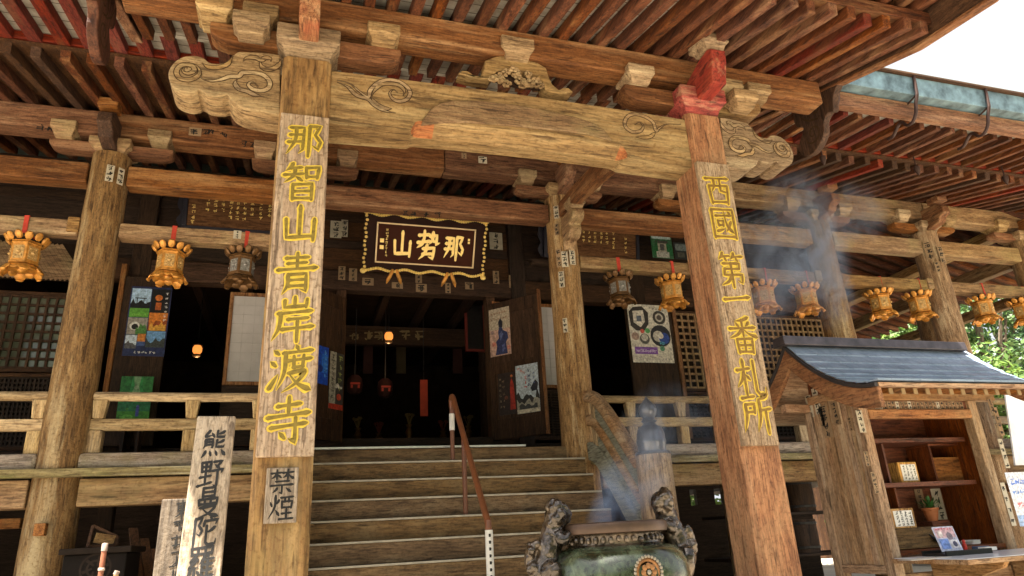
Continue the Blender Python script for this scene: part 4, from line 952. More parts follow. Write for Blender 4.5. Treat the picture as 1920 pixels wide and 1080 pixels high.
# ---------------------------------------------------------------- hanging lanterns
def petal(mb, r, a, z, rx, rt, rz, tilt, n=8):
    rot = Matrix.Rotation(a, 3, 'Z') @ Matrix.Rotation(tilt, 3, 'Y')
    mb.ball((r*math.cos(a), r*math.sin(a), z), rx, rt, rz, n, 0, rot)
def make_lantern(metal, panelm):
    e = thing('hanging_lantern', 'gilt hanging lantern', 'lantern', (0,0,0), 'lanterns hanging from the beam', world=False)
    obj('strap', MB().box(-.03,.03,-.112,-.105,-.03,.222).box(-.03,.03,-.112,.11,.222,.229).box(-.03,.03,.105,.112,-.03,.222), M_redcloth, e)
    mb = MB(); mb.tube([(.05*math.cos(i*math.pi/8), 0, -.055+.05*math.sin(i*math.pi/8)) for i in range(17)], .011, 6)
    for s in (-1, 1): mb.tube([(s*.05,0,-.06),(s*.12,0,-.115)], .01, 6)
    mb.tube([(0,-.109,-.03),(0,-.05,-.03),(0,.05,-.03),(0,.109,-.03)], .012, 6)
    obj('hanger', mb, M_black, e, 0, True)
    mb = MB().lathe([(.03,-.09),(.09,-.10),(.17,-.125),(.195,-.14),(.175,-.152)], 0, 0, 6)
    for i in range(12):
        a = math.pi/6*i
        petal(mb, .225, a, -.095+.010*(i % 2), .030, .050, .062, R(36))
    obj('crown', mb, metal, e, 0, 35)
    b = obj('lamp_body', MB().lathe([(.16,-.153),(.192,-.165),(.192,-.178),(.178,-.183),(.178,-.425),(.192,-.43),(.192,-.446),(.13,-.455)], 0, 0, 6), metal, e, .004)
    ap = .178*math.cos(math.pi/6)
    for i in range(6):
        a = math.pi/3*i+math.pi/6; U = Vector((-math.sin(a), math.cos(a), 0)); Nn = Vector((math.cos(a), math.sin(a), 0)); c = Nn*ap
        mb = MB(); P = lambda u, v, h: c + U*u + Vector((0,0,v)) + Nn*h
        mb.hexa([P(-.062,-.395,.001),P(.062,-.395,.001),P(.062,-.215,.001),P(-.062,-.215,.001)], [P(-.062,-.395,.006),P(.062,-.395,.006),P(.062,-.215,.006),P(-.062,-.215,.006)])
        for du, dv, r in ((0,-.305,.030),(-.036,-.25,.014),(.036,-.25,.014),(-.036,-.36,.014),(.036,-.36,.014)): mb.ball(P(du, dv, .006), r, r, r*.8, 7)
        obj('panel', mb, panelm, b, 0, True)
    mb = MB().lathe([(.13,-.456),(.17,-.462),(.215,-.485),(.20,-.495),(.06,-.49)], 0, 0, 12)
    for i in range(6):
        a = math.pi/3*i; petal(mb, .215, a, -.515, .062, .078, .018, R(55)); petal(mb, .185, a+math.pi/6, -.505, .05, .06, .02, R(45))
        petal(mb, .244, a, -.565, .018, .05, .028, R(60))
    mb.ball((0,0,-.505), .06, .06, .04, 10)
    obj('skirt', mb, metal, e, 0, True)
    return e
LG = make_lantern(M_gold, M_panel); LD = make_lantern(M_golddk, plain('dull silver panel', (.26,.25,.23), .4, .3, .4, .4, 30))
LX = [(52, 'leftmost gilt lantern, hanging left of the first round post', 0), (324, 'gilt lantern just right of the first round post', 0), (457, 'dark bronze lantern beside the long pillar board at the left', 1),
      (1157, 'dark bronze lantern right of the round post with paper slips', 1), (1253, 'gilt lantern between the white circle poster and the right pillar', 0), (1425, 'gilt lantern half hidden behind the right pillar board', 0),
      (1503, 'gilt lantern in the drifting smoke, left of a round post', 0), (1640, 'gilt lantern right of the round post in the smoke', 0), (1712, 'gilt lantern left of the far round post, above the booth roof', 0),
      (1830, 'gilt lantern right of the far round post, before the bushes', 0), (1905, 'rightmost gilt lantern, cut by the edge of the picture', 0)]
used = {0: False, 1: False}
for px, lb, k in LX:
    src = LD if k else LG
    o = dup(src) if used[k] else src; used[k] = True
    y = 470+ (px/1920)*95
    o.location = (atY(px, y-25, 9.33).x, 9.33, 3.958); o.rotation_euler = (random.uniform(-.02,.02), random.uniform(-.03,.03), random.choice((0, R(30)))+random.uniform(-.25,.25)); o['label'] = lb; o.scale = (.93, 1, .96)
# straps stay square to the beam
# ---------------------------------------------------------------- posters
PM = {}
def ink(c, name='printed colour'):
    k = tuple(round(x, 3) for x in c)
    if k not in PM: PM[k] = plain(name, c, .45, 0, .35, .35, 22)
    return PM[k]
def poster(label, Mx, x0, x1, z0, z1, base, patches, sgn=-1, yo=0, name='poster', cat='poster', seed=1):
    """patches: (u0, v0, u1, v1, colour) or ('o', u, v, r, colour) in 0..1 of the sheet; Mx carries the sheet's own plane (x along, z up)"""
    c = Mx @ Vector(((x0+x1)/2, yo, z0)); e = thing(name, label, cat, c)
    a, b = sorted((yo, yo+sgn*.004)); obj('sheet', MB().box(x0, x1, a, b, z0, z1).xf(Mx), ink(base), e)
    mats = []; mb = MB(); w, h = x1-x0, z1-z0
    for i, p in enumerate(patches):
        m = ink(p[-1])
        if m not in mats: mats.append(m)
        mi = mats.index(m); yy = yo+sgn*(.0055+.0006*i)
        if p[0] == 'o':
            _, u, v, r, _c = p; n = 18; o = len(mb.v)
            mb.v += [(x0+w*u+r*w*math.cos(2*math.pi*k/n), yy, z0+h*v+r*w*math.sin(2*math.pi*k/n)) for k in range(n)]; mb.f.append([o+k for k in range(n)]); mb.m.append(mi)
        elif p[0] == 'p':      # polygon
            pts = p[1]; o = len(mb.v); mb.v += [(x0+w*u, yy, z0+h*v) for u, v in pts]; mb.f.append([o+k for k in range(len(pts))]); mb.m.append(mi)
        elif p[0] == 's':      # column or row of small illegible characters
            _, u, v, n, du, dv, s, _c = p; rg = random.Random(int(u*100+v*10+n))
            for k in range(n): brush(mb, scribble(5, rg), lambda a_, b_, hh, k=k: Vector((x0+w*(u+du*k)+(a_-50)/100*s, yy+sgn*hh, z0+h*(v+dv*k)+(b_-50)/100*s)), 13, mi)
        else:
            u0, v0, u1, v1, _c = p; o = len(mb.v); mb.v += [(x0+w*u0, yy, z0+h*v0), (x0+w*u1, yy, z0+h*v0), (x0+w*u1, yy, z0+h*v1), (x0+w*u0, yy, z0+h*v1)]; mb.f.append([o,o+1,o+2,o+3]); mb.m.append(mi)
    mb.xf(Mx); obj('print', mb, mats, e, fix=False)
    return e
I4 = Matrix.Identity(4)
SKY_, GRN, ORG, NAVY, WHT, BLK, REDC, STONE = (.38,.55,.78), (.10,.30,.04), (.62,.20,.03), (.02,.03,.10), (.72,.72,.70), (.012,.012,.014), (.50,.035,.025), (.30,.28,.25)
q = rectY(238, 538, 316, 668, WY-.26)
hill = lambda u0, u1, v0, v1, n, sd: ('p', [(u0, v0)]+[(u0+(u1-u0)*i/n, v0+(v1-v0)*random.Random(sd+i).uniform(.35,1)) for i in range(n+1)]+[(u1, v0)])
P6 = [(.03,.68,.50,.97,SKY_), (*hill(.03,.50,.68,.82,9,1), BLK), (.12,.82,.40,.835,BLK), (.17,.74,.19,.83,BLK), (.33,.74,.35,.83,BLK), (.03,.55,.50,.68,GRN), (.10,.57,.44,.60,(.16,.40,.06)),
      (.52,.62,.97,.97,BLK), ('o',.70,.84,.09,(.55,.16,.03)), (.64,.66,.78,.77,(.40,.10,.02)), (.52,.36,.97,.62,ORG), (*hill(.52,.97,.36,.56,8,30), (.30,.07,.02)), (*hill(.55,.95,.36,.50,7,41), (.68,.36,.06)),
      (.03,.30,.50,.54,STONE), ('o',.20,.42,.12,(.66,.66,.64)), ('o',.21,.41,.08,BLK), (*hill(.24,.50,.30,.46,5,50), (.08,.22,.06)), (.03,.10,.30,.29,(.50,.60,.72)), (*hill(.03,.30,.10,.22,7,60), (.10,.10,.11)), (.31,.14,.50,.31,(.58,.22,.05)), (.31,.14,.50,.20,(.06,.10,.25)),
      (.52,.12,.97,.35,(.16,.34,.62)), (*hill(.52,.97,.12,.27,8,70), (.05,.06,.06)), ('s',.30,.05,6,.09,0,.05,WHT), ('s',.90,.90,7,0,-.065,.05,WHT)]
poster('tall poster of scenic photos: shrine, sky, grass and flames, in the left bay', I4, q[0], q[1], q[2], q[3], NAVY, P6, -1, WY-.262)
q = rectY(222, 706, 283, 800, 11.35)
PG = [(.0,.0,1,.34,(.05,.22,.02)), (*hill(0,1,.30,.62,9,3), (.02,.16,.06)), ('p',[(.38,1),(.62,1),(.58,.80),(.66,.62),(.34,.60),(.44,.80)],(.17,.31,.15)), ('o',.50,.78,.07,(.30,.42,.25)), ('p',[(0,1),(0,.6),(.3,.7),(.36,1)],(.02,.15,.03)), ('p',[(1,1),(1,.62),(.72,.7),(.66,1)],(.03,.18,.04)), (*hill(.1,.5,.1,.3,6,7), (.12,.42,.05)), ('o',.62,.40,.045,(.10,.10,.42)), (.57,.20,.67,.38,(.06,.07,.30)), ('o',.30,.34,.05,(.06,.24,.05))]
e = poster('green poster board with a small blue figure, standing behind the left railing', I4, q[0], q[1], q[2], q[3], (.03,.24,.06), PG, -1, 11.35)
obj('stand', MB().box(q[0]+.1, q[0]+.14, 11.352, 11.6, DZ+.004, DZ+.9).box(q[1]-.14, q[1]-.1, 11.352, 11.6, DZ+.004, DZ+.9), W_dark('Z'), e)
# right leaf
Lr = 1.095
zz = lambda px, py, f: atY(px, py, WY-.13-.75*f).z
PINK = (.56,.36,.29)
poster('pale pink poster with a dark blue robed figure, high on the right door leaf', Mr, .03, .46, zz(940,668,.2), zz(940,580,.2), PINK,
       [(.0,.55,1,1,(.50,.42,.32)), ('s',.14,.90,6,.13,0,.055,(.30,.14,.08)), ('s',.10,.78,7,.12,0,.05,(.22,.10,.06)), ('p',[(.26,.02),(.34,.20),(.30,.30),(.44,.36),(.42,.50),(.50,.62),(.60,.60),(.66,.52),(.86,.46),(.90,.34),(.78,.26),(.84,.02)],(.035,.045,.13)), ('p',[(.46,.60),(.44,.70),(.54,.78),(.66,.70),(.64,.58)],(.02,.02,.035)), ('p',[(.52,.30),(.66,.44),(.60,.50),(.48,.44)],(.12,.15,.32)), ('p',[(.60,.06),(.74,.12),(.70,.24),(.58,.20)],(.10,.12,.28)), ('o',.2,.25,.10,(.60,.22,.17)), ('o',.9,.14,.09,(.62,.25,.2)), ('o',.15,.5,.08,(.30,.20,.2))], -1, -.037)
poster('dark poster with a red upright figure, low on the right door leaf', Mr, .16, .50, zz(948,778,.3), zz(948,700,.3), (.03,.018,.014),
       [('p',[(.66,.10),(.70,.70),(.80,.86),(.92,.70),(.98,.10)],(.34,.03,.015)), ('o',.81,.90,.07,(.45,.14,.04)), ('s',.12,.85,6,0,-.13,.05,(.28,.22,.14)), ('s',.32,.80,5,0,-.15,.06,(.22,.15,.09)), ('o',.45,.4,.10,(.16,.05,.03))], -1, -.037)
poster('pale blue poster with brush figures over black rocks, low on the right door leaf', Mr, .52, .96, zz(985,775,.65), zz(985,685,.65), (.50,.58,.66),
       [(*hill(0,1,.08,.50,11,5),(.03,.028,.026)), (*hill(.0,1,.08,.30,9,15),(.34,.32,.26)), (*hill(.1,.9,.08,.22,9,25),(.05,.05,.05)), (0,0,1,.08,(.62,.56,.44)), ('p',[(.64,.50),(.86,.66),(.98,.58),(.92,.44),(.70,.42)],(.02,.02,.03)), ('s',.60,.86,4,0,-.10,.08,(.05,.06,.14)), ('s',.44,.72,3,0,-.09,.07,(.56,.05,.04)), ('s',.14,.92,3,.12,-.04,.06,(.60,.12,.08)), ('s',.80,.8,3,0,-.1,.05,(.10,.14,.34))], -1, -.037)
# left leaf (its local x runs from the hinge towards the left)
poster('black and white poster with red foot strip, on the left door leaf', Ml, .03, .37, zz(628,768,.2), zz(628,662,.2), (.045,.04,.035),
       [(.55,.0,1,1,(.36,.33,.26)), ('s',.75,.92,8,0,-.10,.09,(.05,.04,.03)), ('s',.25,.90,5,0,-.13,.11,(.30,.34,.10)), (0,0,1,.09,(.46,.045,.02)), ('o',.3,.22,.16,(.50,.07,.03)), ('o',.42,.42,.10,(.62,.56,.45)), ('s',.15,.4,3,.18,0,.08,(.66,.64,.58))], 1, .037)
poster('blue poster on the left door leaf, partly hidden by the pillar', Ml, .41, .72, zz(603,722,.45), zz(603,652,.45), (.015,.07,.50), [(.05,.3,.5,.8,(.03,.16,.66)), ('s',.2,.85,5,0,-.15,.10,(.10,.30,.75)), ('o',.6,.4,.2,(.02,.03,.20))], 1, .037)
# circle poster at the right
q = rectY(1181, 572, 1257, 680, WY-.26)
GR = (.50,.47,.40)
poster('white poster of round bowls with a purple band, between the pillars at the right', I4, q[0], q[1], q[2], q[3], (.62,.59,.51),
       [('p',[(.04,.62),(.02,.86),(.14,.95),(.36,.97),(.50,.86),(.48,.66),(.36,.54),(.16,.54)],(.04,.035,.032)), ('p',[(.12,.68),(.12,.88),(.38,.90),(.40,.70),(.28,.60)],(.62,.58,.50)), (.20,.70,.32,.80,(.10,.12,.16)), ('o',.76,.78,.16,(.05,.045,.04)), ('o',.76,.78,.10,GR), ('o',.76,.78,.06,(.10,.08,.07)),
        ('o',.74,.46,.25,(.025,.025,.03)), ('o',.68,.45,.13,GR), ('o',.82,.42,.13,(.03,.07,.30)), ('o',.74,.46,.07,(.58,.56,.50)), ('o',.12,.44,.09,(.34,.24,.2)), ('o',.34,.40,.12,(.10,.10,.09)), ('o',.34,.42,.08,(.52,.50,.44)), ('o',.30,.53,.05,(.50,.10,.07)), ('o',.43,.54,.06,(.10,.34,.12)),
        (.07,.14,.62,.26,(.20,.08,.36)), ('s',.13,.20,7,.07,0,.09,(.55,.46,.66)), ('o',.74,.24,.06,(.10,.26,.16)), ('s',.72,.33,2,.06,0,.08,(.1,.4,.55)), ('s',.08,.06,11,.08,0,.06,(.36,.34,.34)), ('s',.55,.95,5,.08,-.01,.06,(.20,.18,.16))], -1, WY-.262)
q = rectY(1221, 437, 1260, 484, 11.2)
poster('green framed photo of a temple standing on the beam at the right', I4, q[0], q[1], q[2], q[3], (.06,.16,.08), [(.05,.75,.95,.96,(.50,.62,.62)), (.25,.25,.75,.62,(.40,.38,.30)), (.2,.58,.8,.68,(.10,.09,.08)), (.40,.3,.6,.55,(.10,.10,.10)), (*hill(.02,.3,.1,.8,4,2),(.03,.14,.05)), (*hill(.7,.98,.1,.8,4,9),(.03,.16,.06)), (.2,.02,.8,.25,(.42,.42,.38))], -1, 11.2, 'framed_photo', 'photo')
q = rectY(1264, 455, 1290, 486, 11.2)
poster('small dark framed photo behind the right pillar', I4, q[0], q[1], q[2], q[3], (.03,.035,.035), [(.1,.5,.9,.9,(.20,.24,.24)), (.2,.1,.7,.4,(.10,.10,.08))], -1, 11.2, 'framed_photo', 'photo')
part('photo_rail', MB().box(4.0, 6.4, 11.15, 11.30, 4.80, 4.90), W_dark('X'), .01)
# ---------------------------------------------------------------- paper slips pasted on posts and beams
_m1, _m2 = plain('aged slip paper', (.46,.41,.31), .8), plain('browned slip paper', (.27,.18,.10), .8)
def slip(c, Nn, w, h, pale=True, n=3, seed=0, parent=None):
    Nn = Vector(Nn).normalized(); U = Vector((0,0,1)).cross(Nn).normalized(); V = Vector((0,0,1)); c = Vector(c)
    mb = MB(); P = lambda u, v, k: c+U*u+V*v+Nn*k
    mb.hexa([P(-w/2,-h/2,-.002),P(w/2,-h/2,-.002),P(w/2,h/2,-.002),P(-w/2,h/2,-.002)], [P(-w/2,-h/2,.003),P(w/2,-h/2,.003),P(w/2,h/2,.003),P(-w/2,h/2,.003)], 0)
    rg = random.Random(seed)
    for i in range(n): brush(mb, scribble(6, rg), frame_put(P(0, h*(.5-(i+.5)/n), 0), U, V, Nn, min(w*.9, h/n*.95)), 15, 1, .0036)
    return obj('paper_slip', mb, [_m1 if pale else _m2, M_ink], parent or T, fix=False)
def post_slip(px, py, postx, w, h, pale, seed, n=3):
    d = ray(px, py); r = .262      # where the line of sight meets the round post
    A = d.x**2+d.y**2; B = -2*(d.x*postx+d.y*HY); C_ = postx**2+HY**2-r*r; D = B*B-4*A*C_
    t = (-B-math.sqrt(max(D, 0)))/(2*A); p = d*t; nn = Vector((p.x-postx, p.y-HY, 0)); slip(p+nn.normalized()*.004, nn, w, h, pale, n, seed, posts[postx])
for a in [(1048,484,3.89,.085,.30,0,1),(1059,486,3.89,.10,.26,1,2),(1073,483,3.89,.10,.24,1,3),(1053,524,3.89,.085,.26,1,4),(1043,398,3.89,.08,.22,1,5),(1044,430,3.89,.07,.2,0,6),(1060,610,3.89,.07,.22,1,7),
          (1742,470,11.52,.14,.34,0,8),(1765,478,11.52,.13,.34,0,9),(1758,500,11.52,.10,.2,0,10),(206,325,-2.62,.09,.24,1,11),(226,331,-2.62,.08,.24,1,12)]:
    post_slip(*a[:5], bool(a[5]), a[6])
for px, py, w, h, Y, pale in [(630,430,.20,.34,WY-.055,1),(646,428,.12,.34,WY-.055,1),(930,452,.26,.36,WY-.055,1),(641,512,.12,.26,WY-.105,0),(662,515,.14,.24,WY-.105,0),(690,528,.2,.14,WY-.105,0),(745,535,.2,.12,WY-.105,0),(785,520,.12,.22,WY-.105,0),(790,540,.2,.16,WY-.105,0),(840,540,.1,.2,WY-.105,0),(880,536,.16,.14,WY-.105,0),(930,520,.12,.26,WY-.105,0),(960,528,.12,.26,WY-.105,0),
                            (366,247,.16,.13,9.166,0),(905,300,.14,.12,9.166,1),(870,292,.08,.1,9.166,0),(445,440,.10,.12,9.226,1)]:
    p = atY(px, py, Y); slip(p, (0,-1,0), w, h, bool(pale), 1 if w > h else 3, int(px))
# brushed names along the purlin
mb = MB()
for i, (px, py) in enumerate([(375,246),(388,247),(396,246),(420,252),(75,238),(92,240),(460,270),(475,272),(760,398),(775,399),(800,401),(820,402)]):
    Y = 9.168 if py < 300 else 9.208; brush(mb, scribble(6), frame_put(atY(px, py, Y), XU, ZU, YN, .11), 13, 0, .001)
obj('brushed_name', mb, M_ink, T, fix=False)

# ---------------------------------------------------------------- lit lamps inside
def lamp(px, py, Y, r, label, hang):
    c = atY(px, py, Y); e = thing('hanging_lamp', label, 'lamp', c)
    m, nt, b = new_mat('glowing lamp glass'); b.inputs['Base Color'].default_value = (.3,.08,.02,1); b.inputs['Emission Color'].default_value = (1,.30,.055,1); b.inputs['Emission Strength'].default_value = .2
    obj('globe', MB().lathe([(.0,c.z-r*1.1),(r*.6,c.z-r),(r,c.z-r*.4),(r*1.02,c.z+r*.4),(r*.7,c.z+r),(0,c.z+r*1.05)], c.x, c.y, 16), m, e, 0, True)
    pd = bpy.data.lights.new('lamp light', 'POINT'); pd.energy = 1.2; pd.color = (1,.55,.25); pd.shadow_soft_size = .05; po = bpy.data.objects.new('lamp_light', pd); COL.objects.link(po); po.location = (c.x, c.y+r*2.5, c.z-.25)
    obj('lamp_cap', MB().lathe([(r*1.1,c.z+r*.95),(r*1.15,c.z+r*1.1),(r*.3,c.z+r*1.5),(r*.12,c.z+r*1.6),(r*.12,hang)], c.x, c.y, 12), M_black, e)
    obj('lamp_base', MB().lathe([(r*.3,c.z-r*1.7),(r*.8,c.z-r*1.5),(r*1.0,c.z-r*1.15)], c.x, c.y, 12), plain('dull brass', (.2,.12,.04), .5, .5), e)
lamp(729, 631, 13.6, .085, 'glowing lamp hanging in the middle of the dark doorway', 5.0)
lamp(370, 656, 13.2, .08, 'glowing lamp in the dark opening left of the paper screen', 5.0)
M_redd = plain('red cloth banner', (.36,.035,.015), .7)
q = rectY(788, 712, 802, 780, 14.6)
e = thing('banner', 'narrow red banner hanging deep in the dark doorway', 'banner', ((q[0]+q[1])/2, 14.6, q[2])); obj('cloth', MB().box(q[0], q[1], 14.6, 14.61, q[2], q[3]), plain('glowing red banner cloth', (.42,.05,.018), .6), e)  # cloth has a plain red base colour, no emission
obj('banner_cord', MB().box((q[0]+q[1])/2-.008, (q[0]+q[1])/2+.008, 14.6, 14.61, q[3]+.001, 5.0), M_black, e)
q = rectY(876, 568, 906, 655, 14.2)
e = thing('inner_sign', 'dark upright sign with a red frame, high inside the doorway', 'sign board', ((q[0]+q[1])/2, 14.2, q[2]))
obj('board', MB().box(q[0], q[1], 14.2, 14.23, q[2], q[3]), M_black, e); fr = MB().box(q[0]-.05, q[0]-.001, 14.18, 14.25, q[2]-.05, 5.0).box(q[1]+.001, q[1]+.05, 14.18, 14.25, q[2]-.05, 5.0).box(q[0], q[1], 14.18, 14.25, q[2]-.05, q[2]-.001)
obj('frame', fr, plain('dull red frame', (.16,.02,.012), .6), e)
for px, py, w in ((665,722,.17),(722,728,.17)):
    c = atY(px, py, 14.8); e = thing('paper_lantern', 'dim red paper lantern in the doorway, ' + ('the left one' if px < 700 else 'the right one'), 'lantern', c)
    obj('shade', MB().lathe([(w*.5,c.z-w*1.2),(w*.9,c.z-w*.8),(w,c.z),(w*.9,c.z+w*.8),(w*.5,c.z+w*1.2)], c.x, c.y, 16), plain('dark red lantern paper', (.030,.006,.004), .8), e, 0, True)
    obj('mark', MB().box(c.x-w*.6, c.x+w*.6, c.y-w*1.04, c.y-w*1.02, c.z-.02, c.z+.02).box(c.x-w*.55, c.x-w*.3, c.y-w*1.03, c.y-w*1.01, c.z-.10, c.z-.03).box(c.x+w*.3, c.x+w*.55, c.y-w*1.03, c.y-w*1.01, c.z-.10, c.z-.03), plain('bright red mark', (.40,.035,.015), .5), e)
    obj('lantern_cord', MB().box(c.x-.01, c.x+.01, c.y-.01, c.y+.01, c.z+w*1.2, 5.0), M_black, e)
c = atY(740, 804, 16.1); e = thing('offering_box', 'small yellow box on the altar bench in the doorway', 'box', (c.x, 16.1, 2.2)); obj('box', MB().box(c.x-.16, c.x+.16, 16.22, 16.42, 2.2, 2.32), plain('yellow box paint', (.60,.42,.04), .5), e, .01); obj('box_lid', MB().box(c.x-.17, c.x+.17, 16.21, 16.43, 2.321, 2.34), plain('yellow box paint', (.60,.42,.04), .5), e)

M_brass = plain('dull altar brass', (.16,.09,.03), .5, .4)
for k, px in enumerate((672, 712, 768, 832, 880)):
    c = atY(px, 790, 16.4); z0_ = 2.202; hh = (.42, .30, .5, .34, .46)[k]; e = thing('altar_vase', ('slim', 'squat', 'tall', 'small', 'wide')[k]+' dull brass vase on the altar bench deep in the doorway', 'vase', (c.x, 16.5, z0_))
    obj('vase', MB().lathe([(.05,z0_),(.07,z0_+.03),(.035,z0_+hh*.3),(.09,z0_+hh*.6),(.045,z0_+hh*.85),(.08,z0_+hh)], c.x, 16.5, 16), M_brass, e, 0, True)
    mb = MB(); rg = random.Random(k)
    for i in range(9): a = rg.uniform(0,6.28); mb.tube([(c.x,16.5,z0_+hh*.9),(c.x+.10*math.cos(a),16.5+.1*math.sin(a),z0_+hh+.22)], .012, 5); mb.ball((c.x+.10*math.cos(a),16.5+.1*math.sin(a),z0_+hh+.22), .035, n=7)
    obj('flower', mb, plain('dim red and gold flower', (.14,.025,.012) if k % 2 else (.14,.10,.03), .6), e, 0, True)
for k, px in enumerate((690, 752, 858)):
    q = rectY(px-9, 660, px+9, 700, 16.9)
    part('hanging_cloth', MB().box(q[0], q[1], 16.9, 16.93, q[2], 4.9), plain('dim patterned cloth', (.045,.014,.010) if k != 1 else (.05,.038,.015), .8), .003)
mb = MB()
for i, px in enumerate((664, 690, 712, 760, 786)): brush(mb, scribble(7), frame_put(atY(px, 629, 14.995), XU, ZU, YN, .26), 12, 0, .002)
obj('faded_writing', mb, plain('faded gilt writing', (.16,.12,.05), .7), T, fix=False)
for i in range(9):
    x = -2.0+.9*i; part('ceiling_beam', MB().box(x-.07, x+.07, 12.1, 19.8, 4.80, 4.998), W_dark('Y'), .01)
# ---------------------------------------------------------------- incense burner
BX, BY = 1.925, 4.2
SC = Matrix.Translation((BX, BY, 0)) @ Matrix.Diagonal((.93, .93, 1, 1)) @ Matrix.Translation((-BX, -BY, .03))
BZ = 0.0
def patina(name, a, b_, c, rough=.3, metal=.35):
    m, nt, b = new_mat(name); L = nt.links.new
    raw, v = coords(nt, (1,1,1), False); n = noise(nt, v, 6, 8, .7, .5); n2 = noise(nt, v, 22, 5, .7)
    r = ramp(nt, [(.34, a), (.5, b_), (.62, c)]); L(n, r.inputs[0])
    r2 = ramp(nt, [(.38, (.30,.22,.16)), (.52, (1,1,1))]); L(n2, r2.inputs[0])
    mm = N(nt, 'ShaderNodeMix', data_type='RGBA', blend_type='MULTIPLY'); mm.inputs[0].default_value = .8; L(r.outputs[0], mm.inputs[6]); L(r2.outputs[0], mm.inputs[7])
    L(mm.outputs[2], b.inputs['Base Color']); b.inputs['Metallic'].default_value = metal
    rr_ = ramp(nt, [(.35, (rough*.7,)*3), (.65, (rough*1.7,)*3)]); L(n, rr_.inputs[0]); L(rr_.outputs[0], b.inputs['Roughness'])
    bp = N(nt, 'ShaderNodeBump'); bp.inputs['Strength'].default_value = .25; bp.inputs['Distance'].default_value = .01; L(n2, bp.inputs['Height']); L(bp.outputs[0], b.inputs['Normal'])
    b.inputs['Coat Weight'].default_value = .5; b.inputs['Coat Roughness'].default_value = .2
    return m
M_pat = patina('green bronze patina', (.016,.018,.010), (.048,.064,.032), (.11,.135,.072), .17)
M_brz = patina('brown bronze', (.020,.015,.010), (.062,.045,.028), (.15,.11,.07), .24, .6)
IB = thing('incense_burner', 'big green bronze incense burner with two lions climbing its rim', 'incense burner', (BX, BY, GZ))
obj('bowl', MB().lathe([(.16,-.78),(.30,-.72),(.40,-.62),(.455,-.48),(.478,-.34),(.478,-.26),(.468,-.20),(.445,-.155),(.41,-.125),(.37,-.108),(.33,-.10)], BX, BY, 64).xf(SC), M_pat, IB, 0, True)
nk = obj('neck', MB().lathe([(.33,-.100),(.318,-.09),(.312,-.05),(.322,-.035),(.345,-.03)], BX, BY, 64).xf(SC), M_brz, IB, 0, True)
mb = MB(); rr = random.Random(2)
for i in range(40):
    a = 2*math.pi*i/40; mb.ball((BX+.318*math.cos(a), BY+.318*math.sin(a), -.068+rr.uniform(-.008,.008)), .02, .02, .017+rr.uniform(0,.006), 7)
obj('neck_relief', mb.xf(SC), M_brz, nk, 0, True)
obj('rim', MB().lathe([(.345,-.0295),(.362,-.028),(.366,-.014),(.366,.022),(.362,.032),(.340,.036),(.325,.030),(.318,.0),(.312,-.03)], BX, BY, 64).xf(SC), plain('brown bronze rim', (.062,.035,.020), .4, .4, .5, .25, 9, .1), IB, .003, True)
obj('ash', MB().lathe([(0,.002),(.2,.004),(.317,.0)], BX, BY, 32).xf(SC), plain('grey ash', (.33,.31,.29), .95, bump=.5), IB)
mb = MB(); cy = BY-.472*.93; cz = -.215
for i in range(26): a = 2*math.pi*i/26; mb.ball((BX-.005+.083*math.cos(a), cy-.004, cz+.083*math.sin(a)), .010, .007, .010, 6, 1)
mb.lathe([(.0,0),(.055,.0),(.066,.004),(.078,.0)], 0, 0, 28, 0)
k = len(mb.v)-4*28; Mx = Matrix.Translation((BX-.005, cy+.004, cz)) @ Matrix.Rotation(R(90), 4, 'X') @ Matrix.Scale(2.2, 4, (0,0,1))
mb.v[k:] = [tuple(Mx @ Vector(v)) for v in mb.v[k:]]
for i in range(8):
    a = 2*math.pi*i/8; mb.ball((BX-.005+.034*math.cos(a), cy-.008, cz+.034*math.sin(a)), .017, .006, .017, 7, 0)
mb.ball((BX-.005, cy-.01, cz), .014, .006, .014, 7, 1)
obj('crest', mb, [plain('worn gilt crest', (.22,.10,.03), .45, .4, .5, .2, 30), plain('pale bead metal', (.24,.21,.16), .4, .4)], IB, 0, True)
for a in (R(30), R(150), R(270)):
    x, y = BX+.27*math.cos(a), BY+.27*math.sin(a)
    obj('burner_leg', MB().tube([(x,y,-.66),(x+.09*math.cos(a),y+.09*math.sin(a),-.80),(x+.05*math.cos(a),y+.05*math.sin(a),-.94),(x+.08*math.cos(a),y+.08*math.sin(a),-1.02)], [.09,.08,.055,.075], 12), M_brz, IB, 0, True)
obj('stone_base', MB().taper(BX, BY, GZ, -1.02, 1.3, 1.3, 1.1, 1.1), M_gran, IB, .03)
